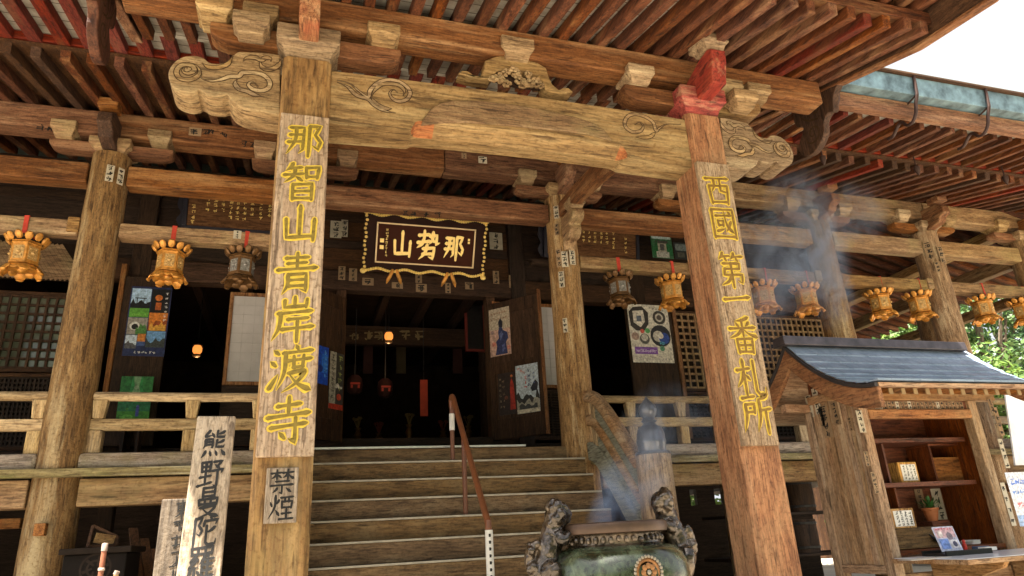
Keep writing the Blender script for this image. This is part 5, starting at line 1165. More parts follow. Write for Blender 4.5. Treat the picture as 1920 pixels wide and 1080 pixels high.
def lion(sx, hz, twist):
    mb = MB(); rr = random.Random(int(sx*3+9))
    P = lambda x, y, z: (BX+sx*x, BY+y, z+hz)
    B_ = lambda x, y, z, r, *a: mb.ball(P(.355+(x-.40)*.78, y*1.05, .06+(z-.1)*1.0), r*1.12, n=12)
    def limb(pts, rs): mb.tube(catmull([P(.355+(x-.40)*.78, y*1.05, .06+(z-.1)*1.0) for x, y, z in pts], 4), [1.1*(rs[0]+(rs[-1]-rs[0])*i/((len(pts)-1)*4)) for i in range((len(pts)-1)*4+1)], 10)
    # head: skull, brow, muzzle with open jaws, ears
    B_(.405,-.015,.185,.062); B_(.385,-.035,.195,.045); B_(.352,-.030,.172,.036); B_(.338,-.034,.180,.022); B_(.356,-.030,.140,.028); B_(.350,-.056,.192,.014); B_(.350,.004,.192,.014); B_(.372,-.068,.214,.016); B_(.372,.036,.214,.016)
    B_(.43,-.075,.215,.022); B_(.43,.05,.215,.022)
    # mane curls
    for i in range(26):
        a = rr.uniform(-1.9, 1.9); b = rr.uniform(-.9, 1.2); B_(.425+.055*math.cos(a)*math.cos(b), -.012+.072*math.sin(a)*math.cos(b), .18+.075*math.sin(b), .020+rr.uniform(0,.007))
    for i in range(14): B_(.47+rr.uniform(-.02,.035), rr.uniform(-.06,.05), .12-rr.uniform(0,.12), .022)
    # neck, chest, back, haunches
    limb([(.42,-.01,.16),(.455,0,.07),(.50,0,-.04),(.535,0,-.15)], [.062,.078]); B_(.455,0,.05,.072); B_(.525,0,-.10,.070); B_(.55,0,-.165,.078)
    # fore legs on the rim, hind legs against the bowl
    for s in (-1, 1):
        limb([(.445,s*.055,.06),(.415,s*.085,.02),(.375,s*.08,.045),(.345,s*.075,.055)], [.036,.024]); B_(.338,s*.075,.052,.030); 
        for t in (-1,0,1): B_(.318,s*.075+t*.016,.046,.012)
        limb([(.55,s*.055,-.16),(.515,s*.105,-.13),(.505,s*.11,-.22),(.485,s*.085,-.28)], [.052,.026]); B_(.475,s*.082,-.285,.034)
        for t in (-1,0,1): B_(.455,s*.082+t*.017,-.292,.013)
    # plume of a tail
    limb([(.59,0,-.18),(.645,.01,-.13),(.655,.01,-.06),(.63,.0,0)], [.03,.03])
    for i in range(12): B_(.635+rr.uniform(-.03,.035), rr.uniform(-.035,.035), -.06+rr.uniform(-.07,.075), .024)
    o = obj('lion_figure', mb, M_brz, IB)
    rm = o.modifiers.new('fuse', 'REMESH'); rm.mode = 'VOXEL'; rm.voxel_size = .008; rm.use_smooth_shade = True
    tx = bpy.data.textures.new('cast curls', 'CLOUDS'); tx.noise_scale = .03
    dm = o.modifiers.new('curls', 'DISPLACE'); dm.texture = tx; dm.strength = .012; dm.mid_level = .5; dm.texture_coords = 'GLOBAL'
    o['label'] = 'bronze lion climbing the rim at the ' + ('left' if sx < 0 else 'right')
lion(-1, -.005, 0); lion(1, .03, 0)

# ---------------------------------------------------------------- slate roofed booth at the right
BO = thing('votive_booth', 'small timber booth with a curved sky tinted slate roof and open shelves', 'booth', (6.1, 5.95, GZ))
def bp_(name, mb, mat, bevel=.006, parent=None, smooth=False): return obj(name, mb, mat, parent or BO, bevel, smooth)
FXL, FXR, FYF, FYB = 5.36, 6.92, 5.55, 6.34
for x, y in ((FXL+.05,FYF+.05),(FXR-.05,FYF+.05),(FXL+.05,FYB-.05),(FXR-.05,FYB-.05)):
    bp_('booth_post', MB().box(x-.055, x+.055, y-.055, y+.055, GZ, 1.13), W_booth('Z'), .008)
nb = 7
for i in range(nb):
    y0 = FYF+.106+(FYB-FYF-.212)*i/nb; y1 = FYF+.106+(FYB-FYF-.212)*(i+1)/nb
    bp_('side_board', MB().box(FXL+.02+.004*(i % 2), FXL+.045, y0+.002, y1-.002, -.42, 1.20), W_booth('Z'), .003)
bp_('side_panel', MB().box(FXR-.045, FXR-.02, FYF+.106, FYB-.106, -.42, 1.20), W_cab('Z'), .003)
bp_('lower_rail', MB().box(FXL+.0, FXL+.07, FYF+.106, FYB-.106, -.50, -.421), W_booth('Y'), .006)
bp_('lower_rail', MB().box(FXL+.106, FXR-.106, FYF+.02, FYF+.09, -.62, -.50), W_booth('X'), .006)
bp_('back_panel', MB().box(FXL+.05, FXR-.05, FYB-.135, FYB-.115, -.42, 1.20), W_cab('X'), 0)
bp_('wall_plate', MB().box(FXL-.30, FXR+.30, FYF-.0, FYF+.09, 1.131, 1.22), W_booth('X'), .008)
bp_('wall_plate', MB().box(FXL-.30, FXR+.30, FYB-.09, FYB, 1.131, 1.22), W_booth('X'), .008)
bp_('cross_beam', MB().box(FXL-.005, FXL+.085, FYF+.091, FYB-.091, 1.202, 1.29), W_booth('Y'), .008)
bp_('frieze', MB().box(FXL+.106, FXR-.106, FYF+.03, FYF+.05, 1.035, 1.129), W_cab('X'), .003)
bp_('front_lintel', MB().box(FXL+.106, FXR-.106, FYF-.012, FYF+.07, .945, 1.033), W_orange('X'), .006)
ct = bp_('counter', MB().box(FXL-.02, FXR+.35, 4.74, FYF-.01, -.40, -.362), W_booth('X'), .006)
obj('counter_sheet', MB().box(FXL+.0, FXR+.34, 4.76, FYF-.02, -.361, -.355), plain('glossy pale sheet', (.74,.76,.80), .15, 0, .6, .05, 3), ct, .002)
for x in (FXL+.45, FXR-.1): bp_('counter_bracket', MB().prism([(4.78,-.401),(FYF-.005,-.401),(FYF-.005,-.66),(FYF-.07,-.66),(4.82,-.45)], 'X', x-.03, x+.03), W_booth('Y'), .005)
for z, nm in ((.745,'shelf'),(.305,'shelf')): bp_(nm, MB().box(FXL+.106, FXR-.106, FYF+.15, FYB-.136, z-.022, z+.022), W_cab('X'), .004)
bp_('shelf', MB().box(FXL+.106, FXR-.106, FYF+.02, FYB-.136, -.344, -.30), W_cab('X'), .004)
dx = atY(1668, 880, FYF+.2).x
bp_('divider', MB().box(dx-.012, dx+.012, FYF+.22, FYB-.136, .328, .722), W_cab('Z'), .003)
bp_('divider', MB().box(dx+.02, dx+.044, FYF+.22, FYB-.136, -.10, .282), W_cab('Z'), .003)
dw = bp_('drawer', MB().box(FXL+.11, FXL+.95, FYF+.12, FYB-.14, -.295, -.105), W_step('X'), .006)
obj('drawer_pull', MB().tube(catmull([(FXL+.62,FYF+.115,-.17),(FXL+.66,FYF+.10,-.215),(FXL+.70,FYF+.098,-.235),(FXL+.74,FYF+.10,-.215),(FXL+.78,FYF+.115,-.17)], 4), [.004+.018*math.sin(math.pi*i/16) for i in range(17)], 8), M_black, dw, 0, True)
# roof: a hollow curve falling from the ridge to both eaves
RY, RZ, EY, EZ = 5.95, 1.80, 4.86, 1.165
RX0, RX1 = 4.98, 7.48
def rcurve(t): return RY-(RY-EY)*t, RZ-(RZ-EZ)*(1-max(0, 1-t)**1.9)
C0 = [rcurve(i/12) for i in range(13)]
full = [(2*RY-y, z) for y, z in reversed(C0)] + C0[1:]
sl_m, nt, b = new_mat('sky tinted slate'); L = nt.links.new
raw, v = coords(nt, (1,1,1), False); n = noise(nt, v, 7, 6, .65); r = ramp(nt, [(.3, (.15,.20,.27)), (.7, (.27,.34,.44))]); L(n, r.inputs[0]); L(r.outputs[0], b.inputs['Base Color'])  # slate blue lifted in the base colour to stand for sky reflection
b.inputs['Roughness'].default_value = .27; b.inputs['Specular IOR Level'].default_value = .65
bpn = N(nt, 'ShaderNodeBump'); bpn.inputs['Strength'].default_value = .2; bpn.inputs['Distance'].default_value = .01; L(n, bpn.inputs['Height']); L(bpn.outputs[0], b.inputs['Normal'])
M_slate = sl_m
pts = [(y, z-.012) for y, z in full] + [(y, z-.05) for y, z in reversed(full)]
rf = bp_('booth_roof', MB().prism(pts, 'X', RX0+.0, RX1), W_booth('X'), 0)
cs = MB(); rgs = random.Random(4); nC = 9
for side in (1, -1):
    for j in range(nC):
        t0, t1 = j/nC, (j+1)/nC+.02; y0, z0 = rcurve(max(0, t0)); y1, z1 = rcurve(min(1.02, t1))
        if side < 0: y0, y1 = 2*RY-y0, 2*RY-y1
        x = RX0-.02-rgs.uniform(0,.25)
        while x < RX1+.02:
            w = .33; xa, xb = max(x+.003, RX0-.02), min(x+w-.003, RX1+.02); x += w
            if xb-xa < .02: continue
            d = rgs.uniform(0,.004); lo = [(xa,y1,z1+.004),(xb,y1,z1+.004),(xb,y0,z0-.006),(xa,y0,z0-.006)]; hi = [(xa,y1,z1+.017+d),(xb,y1,z1+.017+d),(xb,y0,z0+.003),(xa,y0,z0+.003)]
            cs.hexa(lo, hi) if side > 0 else cs.hexa([lo[3],lo[2],lo[1],lo[0]], [hi[3],hi[2],hi[1],hi[0]])
o_sl = obj('slates', cs, M_slate, rf); o_sl['kind'] = 'stuff'
bp_('ridge_cap', MB().prism([(RY-.10,RZ-.02),(RY-.085,RZ+.085),(RY+.085,RZ+.085),(RY+.10,RZ-.02)], 'X', RX0-.10, RX1-.06), plain('dark copper ridge', (.075,.062,.066), .35, .4, .5, .3, 6), .01)
for X0 in (RX0-.03, RX1-.03):
    up = [(y, z-.05) for y, z in full]; n = len(up); dn = [(y, z-.205+.02*abs(i-(n-1)/2)/(n/2)) for i, (y, z) in enumerate(up)]
    bp_('barge_board', MB().prism(up+list(reversed(dn)), 'X', X0, X0+.05), W_orange('Y'), .006)
    bp_('barge_edge', MB().prism([(y, z-.012) for y, z in full]+[(y, z-.049) for y, z in reversed(full)], 'X', X0-.02, X0-.001+.02), plain('dark roof edge', (.03,.025,.024), .5), .003)
bp_('gable_board', MB().prism([(FYF+.1, 1.295), (FYB-.1, 1.295), (RY+.25, 1.56), (RY, 1.66), (RY-.25, 1.56)], 'X', FXL+.02, FXL+.045), W_cab('Z'), .003)
for i in range(17):
    x = RX0+.16+.143*i; y0, z0 = rcurve(.58); y1, z1 = rcurve(.955)
    ra = bp_('eave_rafter', MB().bar((x, y0, z0-.085), (x, y1, z1-.085), .042, .05), W_orange('Y'), .003)
    obj('rafter_tip', MB().box(x-.022, x+.022, y1-.012, y1-.002, z1-.112, z1-.060), plain('yellow rafter tip', (.24,.155,.065), .6), ra)
bp_('ridge_purlin', MB().box(RX0+.06, RX1-.06, RY-.05, RY+.05, RZ-.17, RZ-.075), W_booth('X'), .006)
# slips pasted on the booth
def bslip(px, py, w, h, pale, seed, n=3):
    d = ray(px, py); t = (FXL+.019)/d.x; p = d*t; slip(p, (-1,0,0), w, h, pale, n, seed, BO)
for i, a in enumerate([(1518,762,.09,.24,1),(1531,752,.085,.28,1),(1549,790,.12,.34,0),(1567,775,.10,.24,0),(1541,782,.06,.2,0),(1595,795,.055,.13,0),(1603,795,.055,.13,0),(1570,740,.12,.12,0)]): bslip(a[0], a[1], a[2], a[3], bool(a[4]), 40+i, 4)
mb = MB(); rgs = random.Random(8)
for i in range(24):
    x = FXL+.15+.054*i; w = .043; h = rgs.uniform(.075,.092); zc = 1.082
    slip((x, FYF+.029, zc), (0,-1,0), w, h, rgs.random() < .25, 2, 100+i, BO)
for px, py, w, h, Y, pale in [(1614,790,.075,.22,FYF-.008,1),(1872,790,.06,.3,FYF-.008,0),(1858,760,.05,.14,FYF-.008,0),(1882,850,.06,.3,FYF-.008,1),(1890,945,.06,.42,FYF-.008,1),(1640,905,.05,.2,FYF-.008,0),(1625,860,.05,.14,FYF-.008,0)]:
    slip(atY(px, py, Y), (0,-1,0), w, h, bool(pale), 4, int(px+py), BO)
for px, py, w, h, pale in [(1648,860,.11,.24,0),(1770,800,.13,.26,0),(1792,865,.08,.20,0),(1778,863,.07,.10,1),(1725,935,.08,.16,0),(1760,945,.10,.26,1),(1782,950,.08,.22,0),(1808,935,.09,.30,1),(1829,920,.07,.10,1)]:
    slip(atY(px, py, FYB-.145), (0,-1,0), w*1.35, h*1.25, bool(pale), 4, int(px*2+py), BO)
# things on its shelves
def box_sign(label, px0, py0, px1, py1, Y, depth, z0, tilt):
    q = rectY(px0, py0, px1, py1, Y); e = thing('offering_box', label, 'box', ((q[0]+q[1])/2, Y+depth/2, z0)); h = q[3]-q[2]; w = q[1]-q[0]
    obj('box', MB().box(q[0], q[1], Y, Y+depth, z0+.001, z0+h), wood('new box timber', (.34,.17,.05), (.55,.33,.12), (.66,.46,.2), 'Z', vary=.1), e, .006)
    pp = obj('paper_face', MB().box(q[0]+w*.12, q[1]-w*.10, Y-.004, Y-.001, z0+h*.10, z0+h*.88), M_paper, e)
    mb = MB(); rg = random.Random(int(px0))
    for c in range(4):
        for k in range(5): brush(mb, scribble(5, rg), frame_put((q[1]-w*(.20+.18*c), Y-.004, z0+h*(.80-.145*k)), XU, ZU, YN, w*.14), 12, 0, .0008)
    obj('writing', mb, M_ink, e, fix=False)
box_sign('wooden box with a lettered paper front, on the upper booth shelf', 1685, 860, 1720, 899, FYF+.26, .16, .327, 0)
box_sign('wooden box with a lettered paper front, on the drawer below', 1672, 957, 1717, 995, FYF+.14, .14, -.105, 0)
c = atY(1750, 980, FYF+.5); e = thing('potted_plant', 'small green plant in an orange pot at the back of the booth', 'plant', (c.x, FYF+.5, -.30))
obj('stool', MB().box(c.x-.12, c.x+.12, FYF+.4, FYF+.6, -.299, -.06), W_cab('X'), e, .004)
obj('pot', MB().lathe([(.05,-.059),(.075,.05),(.085,.052),(.085,.075),(.07,.075),(.06,.04),(0,.04)], c.x, FYF+.5, 20), plain('terracotta', (.45,.15,.05), .7), e, 0, True)
mb = MB(); rg = random.Random(6)
for i in range(60):
    a = rg.uniform(0, 6.28); L_ = rg.uniform(.05,.16); el = rg.uniform(.4,1.3); p = Vector((c.x, FYF+.5, .06)); d = Vector((math.cos(a)*math.cos(el), math.sin(a)*math.cos(el), math.sin(el))); s_ = d.cross(Vector((0,0,1))).normalized()*.016; q_ = p+d*L_
    mb.add([p+d*L_*.4, q_-d*L_*.25+s_, q_, q_-d*L_*.25-s_], [(0,1,2,3)])
obj('leaves', mb, plain('dark pot plant leaf', (.04,.14,.03), .5), e, fix=False)
tray = thing('tray', 'black tray on the booth counter carrying a tilted leaflet', 'tray', (atY(1770,1025,5.4).x, 5.3, -.355))
tx0, tx1 = atY(1755,1028,5.30).x, atY(1842,1028,5.30).x
obj('tray_base', MB().box(tx0, tx1, 5.22, 5.46, -.3545, -.335), M_black, tray, .004); obj('tray_edge', MB().box(tx0, tx1, 5.202, 5.219, -.3545, -.31).box(tx0, tx1, 5.461, 5.475, -.3545, -.31), M_black, tray, .003)
q = rectY(1752, 988, 1792, 1024, 5.38); Mx = Matrix.Translation((0,5.42,-.32)) @ Matrix.Rotation(R(-18), 4, 'X') @ Matrix.Rotation(R(-5), 4, 'Y') @ Matrix.Translation((0,0,.003))
e = poster('leaflet with pink and blue pictures leaning on the black tray', Matrix.Translation((0,5.42,0)) @ Matrix.Rotation(R(-14), 4, 'X'), q[0], q[1]+.0, -.333, q[3], (.50,.52,.66), [(.05,.55,.95,.95,(.60,.40,.44)), (.08,.1,.5,.5,(.16,.26,.60)), ('o',.65,.6,.14,(.20,.16,.2)), (.55,.12,.92,.45,(.62,.60,.64)), ('o',.25,.7,.12,(.70,.62,.6)), ('o',.75,.28,.1,(.06,.06,.12)), ('s',.15,.9,6,.13,0,.03,(.5,.08,.12))], -1, 0, 'leaflet', 'leaflet')
for i, (px, py, lb) in enumerate([(1692,1037,'loose white sheet flat on the booth counter, at its left end'), (1735,1036,'loose sheet lying before the tilted leaflet')]):
    c = atY(px, py, 5.25); e = thing('paper_sheet', lb, 'paper', (c.x, 5.15, -.355)); a = .3*(i-.5)
    obj('sheet', MB().box(-.11,.11,-.09,.09,0,.004).xf(Matrix.Translation((c.x, 5.12+.05*i, -.3545)) @ Matrix.Rotation(a, 4, 'Z')), plain('loose paper', (.50,.47,.42), .7), e)
    mb = MB(); [brush(mb, scribble(5), frame_put((c.x-.06+.03*k, 5.12+.05*i, -.3503), (1,0,0), (0,1,0), (0,0,1), .026), 12, 0, .0005) for k in range(5)]; obj('writing', mb, M_ink, e, fix=False)
c = atY(1812, 1018, 5.42); e = thing('red_stamp', 'tiny red knobbed stamp beside the leaflet', 'stamp', (c.x, 5.40, -.335)); obj('stamp_block', MB().lathe([(.018,-.334),(.018,-.27),(.010,-.265),(.016,-.25),(.012,-.235),(0,-.232)], c.x-.03, 5.42, 12), plain('red lacquer', (.5,.04,.03), .35), e, 0, True)
c = atY(1822, 1020, 5.40); e = thing('stamp_pad', 'pair of white edged pads lying on the black tray', 'pad', (c.x, 5.34, -.335)); obj('pad', MB().box(c.x-.02, c.x+.12, 5.25, 5.33, -.3345, -.305), M_paper, e, .003); obj('pad_edge', MB().box(c.x-.0, c.x+.14, 5.34, 5.41, -.3345, -.298), plain('blue pad edge', (.05,.09,.16), .5), e, .003)

q = rectY(1748, 858, 1800, 899, FYF+.32); e = thing('small_cabinet', 'dark open fronted cabinet box on the upper booth shelf, right of the lettered box', 'cabinet', ((q[0]+q[1])/2, FYF+.4, .328))
obj('cabinet_side', MB().box(q[0], q[0]+.025, FYF+.30, FYF+.60, .328, .70), W_cab('Z'), e, .003); obj('cabinet_side', MB().box(q[1]+.10, q[1]+.125, FYF+.30, FYF+.60, .328, .70), W_cab('Z'), e, .003)
obj('cabinet_top', MB().box(q[0], q[1]+.125, FYF+.30, FYF+.60, .701, .72), W_cab('X'), e, .003); obj('cabinet_front', MB().box(q[0]+.026, q[1]+.099, FYF+.34, FYF+.355, .328, .58), W_orange('X'), e, .003)
for i, (px, lb) in enumerate([(1640, 'bundle of pale paper fortunes at the left of the booth floor'), (1815, 'bundle of pale paper fortunes at the right of the booth floor')]):
    c = atY(px, 1000, FYF+.3); e = thing('paper_bundle', lb, 'paper', (c.x, FYF+.3, -.299)); 
    for k in range(6): obj('sheet', MB().box(-.05,.05,-.07,.07,0,.006).xf(Matrix.Translation((c.x+.006*(k%3), FYF+.30, -.298+.0065*k)) @ Matrix.Rotation(.06*(k-2), 4, 'Z')), M_paper, e)
# ---------------------------------------------------------------- trees and bushes beyond the veranda
def leaf_mat(name, a, b_, c):
    m, nt, bs = new_mat(name); L = nt.links.new
    gi = N(nt, 'ShaderNodeNewGeometry'); r = ramp(nt, [(0, a), (.5, b_), (1, c)]); L(gi.outputs['Random Per Island'], r.inputs[0])
    L(r.outputs[0], bs.inputs['Base Color']); bs.inputs['Roughness'].default_value = .5
    tr = N(nt, 'ShaderNodeBsdfTranslucent'); L(r.outputs[0], tr.inputs['Color']); mx = N(nt, 'ShaderNodeMixShader'); mx.inputs[0].default_value = .3
    out = nt.nodes['Material Output']; L(bs.outputs[0], mx.inputs[1]); L(tr.outputs[0], mx.inputs[2]); L(mx.outputs[0], out.inputs['Surface']); return m
LM = [leaf_mat('dark evergreen leaf', (.014,.045,.012), (.035,.085,.020), (.075,.13,.035)), leaf_mat('bright young leaf', (.045,.105,.018), (.10,.18,.030), (.17,.24,.045)), leaf_mat('mid green leaf', (.022,.065,.014), (.055,.12,.025), (.11,.17,.04))]
M_trunk = plain('grey brown bark', (.10,.075,.05), .9, bump=.6)
def tree(label, x, y, z0, h, r, lm, nclump, nleaf, seed, size=.12, name='leafy_tree', trunk=.35, group=None):
    rg = random.Random(seed); e = thing(name, label, 'tree' if 'tree' in name else 'shrub', (x, y, z0), group)
    tb = MB(); base = Vector((x, y, z0)); topz = z0+h*.7
    tb.tube(catmull([base, base+Vector((.05*h*rg.uniform(-1,1), 0, h*.3)), base+Vector((.05*h*rg.uniform(-1,1), .03*h, h*.72))], 4), [h*.035*(1-.08*i) for i in range(9)], 8)
    cl = []
    for i in range(nclump):
        a = rg.uniform(0, 6.283); f = rg.random()**.6; hz = rg.uniform(trunk, 1.0); rr_ = r*f*math.sin(math.pi*min(1, max(.12, (hz-trunk*.6)/(1.05-trunk*.6))))**.6
        c = base+Vector((rr_*math.cos(a), rr_*math.sin(a), h*hz)); cl.append((c, r*rg.uniform(.16,.34)))
        if i % 3 == 0: tb.tube([base+Vector((0,0,h*min(hz*.7,.68))), base.lerp(c, .6)+Vector((0,0,h*.12)), c], [h*.014, h*.009, h*.004], 5)
    obj('trunk', tb, M_trunk, e, 0, True)
    mb = MB()
    for c, cr in cl:
        for k in range(nleaf):
            d = Vector((rg.gauss(0,1), rg.gauss(0,1), rg.gauss(0,.75))); d.normalize(); p = c+d*cr*(rg.random()**.4)
            nn = (d+Vector((rg.uniform(-.8,.8), rg.uniform(-.8,.8), rg.uniform(.0,1.2)))).normalized(); u = nn.orthogonal().normalized(); u = Matrix.Rotation(rg.uniform(0,6.28), 3, nn) @ u; v = nn.cross(u); s_ = size*rg.uniform(.6,1.4)
            o = len(mb.v); mb.v += [tuple(p-u*s_), tuple(p+v*s_*.45), tuple(p+u*s_), tuple(p-v*s_*.45)]; mb.f.append([o,o+1,o+2,o+3]); mb.m.append(0)
    obj('crown', mb, lm, e, fix=False)
    return e
def along(px, Y): p = atY(px, 900, Y); return p.x
tree('dark round evergreen bush seen under the lanterns, left of the far post', along(1700,20.5), 20.5, GZ, 9.3, 3.3, LM[0], 46, 150, 1, .15, 'leafy_bush', .15)
tree('green bush left of the dark one, behind the lattice corner', along(1625,22), 22, GZ, 8.6, 2.6, LM[2], 36, 130, 2, .15, 'leafy_bush', .15)
tree('tall loose tree with bare grey twigs, right of the far post', along(1880,21), 21, GZ, 11.2, 3.2, LM[2], 44, 110, 3, .13)
tree('bright yellow green bush low at the right edge, behind the booth roof', along(1895,16.5), 16.5, GZ, 5.9, 2.4, LM[1], 44, 150, 4, .10, 'leafy_bush', .12)
tree('bright green bush just right of the far post', along(1800,18.5), 18.5, GZ, 8.2, 2.4, LM[1], 36, 140, 5, .11, 'leafy_bush', .12)
tree('bright leafy bush between the two far posts, above the booth ridge', along(1735,19.5), 19.5, GZ, 8.2, 2.2, LM[1], 34, 140, 11, .11, 'leafy_bush', .12)
tree('far dark tree behind the bushes at the right edge', along(1960,27), 27, GZ, 15, 5, LM[0], 60, 130, 6, .2)
tree('green bush seen through the openings under the floor', 17.0, 27.5, GZ, 5.5, 3.0, LM[1], 40, 110, 8, .16, 'leafy_bush', .05)
# far pavilion roof seen between the posts
q0, q1 = atY(1600, 640, 26.5), atY(1760, 570, 26.5)
e = thing('garden_pavilion', 'low outbuilding with a reddish tiled roof beyond the veranda', 'building', (q0.x, 28, GZ))
x0, x1, zt = q0.x-4, q1.x-.6, q1.z
rfm = MB(); rfm.hexa([(x0,26.2,zt-1.25),(x1,26.2,zt-1.05),(x1,30.0,zt-.05),(x0,30.0,zt-.25)], [(x0,26.2,zt-1.15),(x1,26.2,zt-.95),(x1,30.0,zt+.08),(x0,30.0,zt-.12)])
rfo = obj('roof', rfm, plain('reddish roof timber', (.34,.16,.09), .7, 0, .3, .3, 5), e, .02)
for i in range(26): 
    x = x0+.1+(x1-x0-.2)*i/25; zz_ = .2*i/25
    obj('tile_roll', MB().bar((x,26.15,zt-1.13+zz_),(x,29.9,zt-.06+zz_-.04), .09, .08), plain('worn brick red tile', (.36,.15,.085), .7, 0, .3, .35, 8), rfo, .015)
obj('wall', MB().box(x0+.4, x1-.4, 27.2, 32, GZ, zt-1.0), W_mid('Z'), e)
obj('door', MB().box(x1-1.6, x1-.7, 27.15, 27.198, GZ, .3), W_dark('Z'), e, .01)
# ---------------------------------------------------------------- white notice board at the right edge
YB = 8.3; a = atY(1885, 738, YB); b = atY(1915, 872, YB)
e = thing('white_board', 'large white board standing beyond the booth at the right edge', 'notice board', (a.x+.9, YB, GZ))
obj('panel', MB().hexa([(b.x-.12,YB,b.z),(b.x+1.9,YB,b.z),(b.x+1.9,YB+.03,b.z),(b.x-.12,YB+.03,b.z)], [(a.x,YB,a.z),(a.x+2.0,YB,a.z),(a.x+2.0,YB+.03,a.z),(a.x,YB+.03,a.z)]), plain('white board paint', (.80,.80,.80), .5), e, .004)
for x in (b.x+.25, b.x+1.6): obj('board_leg', MB().box(x-.03, x+.03, YB+.031, YB+.09, GZ, a.z-.1), W_booth('Z'), e, .004)
q = rectY(1897, 884, 1990, 985, 7.9)
poster('poster with blue lettering, below the white board at the right edge', I4, q[0], q[1], q[2], q[3], (.62,.66,.74), [('s',.10,.82,5,.07,0,.10,(.10,.20,.60)), ('s',.08,.62,6,.07,.01,.08,(.14,.28,.66)), ('s',.12,.40,4,.08,0,.10,(.60,.20,.20)), (.0,.0,1,.2,(.30,.44,.70)), ('o',.3,.25,.06,(.70,.30,.25)), ('s',.10,.1,6,.08,0,.06,(.7,.72,.78))], -1, 7.9)['label']
obj_leg = obj('stand', MB().box(q[0]+.2, q[0]+.26, 7.905, 7.96, GZ, q[3]-.02).box(q[1]-.26, q[1]-.2, 7.905, 7.96, GZ, q[3]-.02), W_booth('Z'), bpy.data.objects[[o.name for o in bpy.data.objects if o.get('label') == 'poster with blue lettering, below the white board at the right edge'][0]], .004)
# ---------------------------------------------------------------- things under the floor and at the foot of the stair, left
c = atY(197, 1022, 4.3); e = thing('staff', 'red brown staff with a pale tip, upright at the bottom left', 'staff', (c.x, 4.3, GZ))
obj('shaft', MB().tube([(c.x-.012,4.3,GZ),(c.x,4.3,c.z-.03)], .013, 10), plain('red brown bamboo', (.24,.085,.045), .35, 0, .5, .2, 12), e, 0, True)
obj('tip', MB().lathe([(.0155,c.z-.029),(.0155,c.z+.004),(.011,c.z+.010),(0,c.z+.010)], c.x, 4.3, 12), plain('pale staff tip', (.28,.21,.17), .5), e, 0, True)
obj('ring', MB().lathe([(.0145,c.z-.125),(.0165,c.z-.122),(.0165,c.z-.114),(.0145,c.z-.111)], c.x-.0006, 4.3, 12), plain('pale staff tip', (.5,.4,.33), .5), e, 0, True)
c = atY(219, 1073, 4.32); e = thing('staff', 'short tan bamboo staff leaning beside the red brown one', 'staff', (c.x-.12, 4.32, GZ))
obj('shaft', MB().tube([(c.x-.16,4.32,GZ),(c.x,4.32,c.z)], .012, 10), plain('tan bamboo', (.50,.30,.12), .4, 0, .4, .2, 12), e, 0, True)
obj('tip', MB().tube([(c.x-.004,4.32,c.z-.012),(c.x+.0025,4.32,c.z+.006)], .0135, 10), plain('pale staff tip', (.28,.21,.17), .5), e, 0, True)
# rack that the two staffs stand in (below the picture)
c = atY(180, 1058, 8.3); e = thing('offering_chest', 'dark chest with a round crest under the floor at the left', 'chest', (c.x, 8.5, GZ))
obj('chest_body', MB().box(c.x-.30, c.x+.27, 8.3, 9.0, GZ, c.z+.10), plain('dark lacquered chest', (.010,.008,.007), .9, 0, .1), e, .015)
obj('chest_lid', MB().box(c.x-.34, c.x+.31, 8.26, 9.04, c.z+.101, c.z+.16), plain('dark chest lid', (.018,.013,.010), .9, 0, .1), e, .01)
mb = MB()
for r_ in (.135, .075): strip(mb, [(r_*math.cos(2*math.pi*i/24), r_*math.sin(2*math.pi*i/24)) for i in range(25)], [.02]*25, lambda u, v: (c.x+u, 8.297, c.z-.04+v))
for i in range(6): a_ = math.pi/3*i; strip(mb, [(.03*math.cos(a_), .03*math.sin(a_)), (.12*math.cos(a_+.3), .12*math.sin(a_+.3))], [.018,.03], lambda u, v: (c.x+u, 8.2965, c.z-.04+v))
obj('crest', mb, plain('darkened crest paint', (.022,.016,.013), .9, 0, .1), e, fix=False)  # crest colour darkened to match the shade under the floor
# open book-like frame on the chest and boards leaning in the dark
d = atY(188, 1000, 8.5)
e = thing('folded_frame', 'small open wooden frame standing on the dark chest', 'frame', (d.x, 8.6, c.z+.16))
mb = MB(); zt_ = c.z+.162
mb.bar((d.x-.10,8.5,zt_),(d.x-.10,8.6,zt_+.22), .03, .03).bar((d.x-.10,8.6,zt_+.22),(d.x+.14,8.62,zt_+.10), .03, .03).bar((d.x+.14,8.62,zt_+.012),(d.x+.14,8.62,zt_+.10), .03, .03).bar((d.x-.10,8.5,zt_+.015),(d.x+.14,8.6,zt_+.015), .03, .03)
obj('frame_bars', mb, W_mid('X'), e, .004); obj('frame_board', MB().bar((d.x-.06,8.56,zt_+.10),(d.x+.12,8.6,zt_+.06), .02, .10), W_tan('X'), e, .003)
for i in range(4):
    x = d.x+.30+.13*i; e = thing('leaning_board', 'thin board leaning in the dark under the floor, beside the chest', 'board', (x, 9.0, GZ), 'boards leaning under the floor')
    obj('plank', MB().bar((x+.42,8.5,GZ+.02),(x-.15,9.3,.35-.12*i), .10, .02), W_mid('Y'), e, .003)
e = thing('trestle', 'rough timber trestle in the dark under the floor at the far left', 'trestle', (-4.0, 10.2, GZ))
obj('trestle_leg', MB().bar((-4.5,10.2,GZ),(-3.9,10.25,.42), .10, .10), W_mid('Z'), e, .01); obj('trestle_leg', MB().bar((-3.3,10.2,GZ),(-3.85,10.3,.42), .10, .10), W_mid('Z'), e, .01)
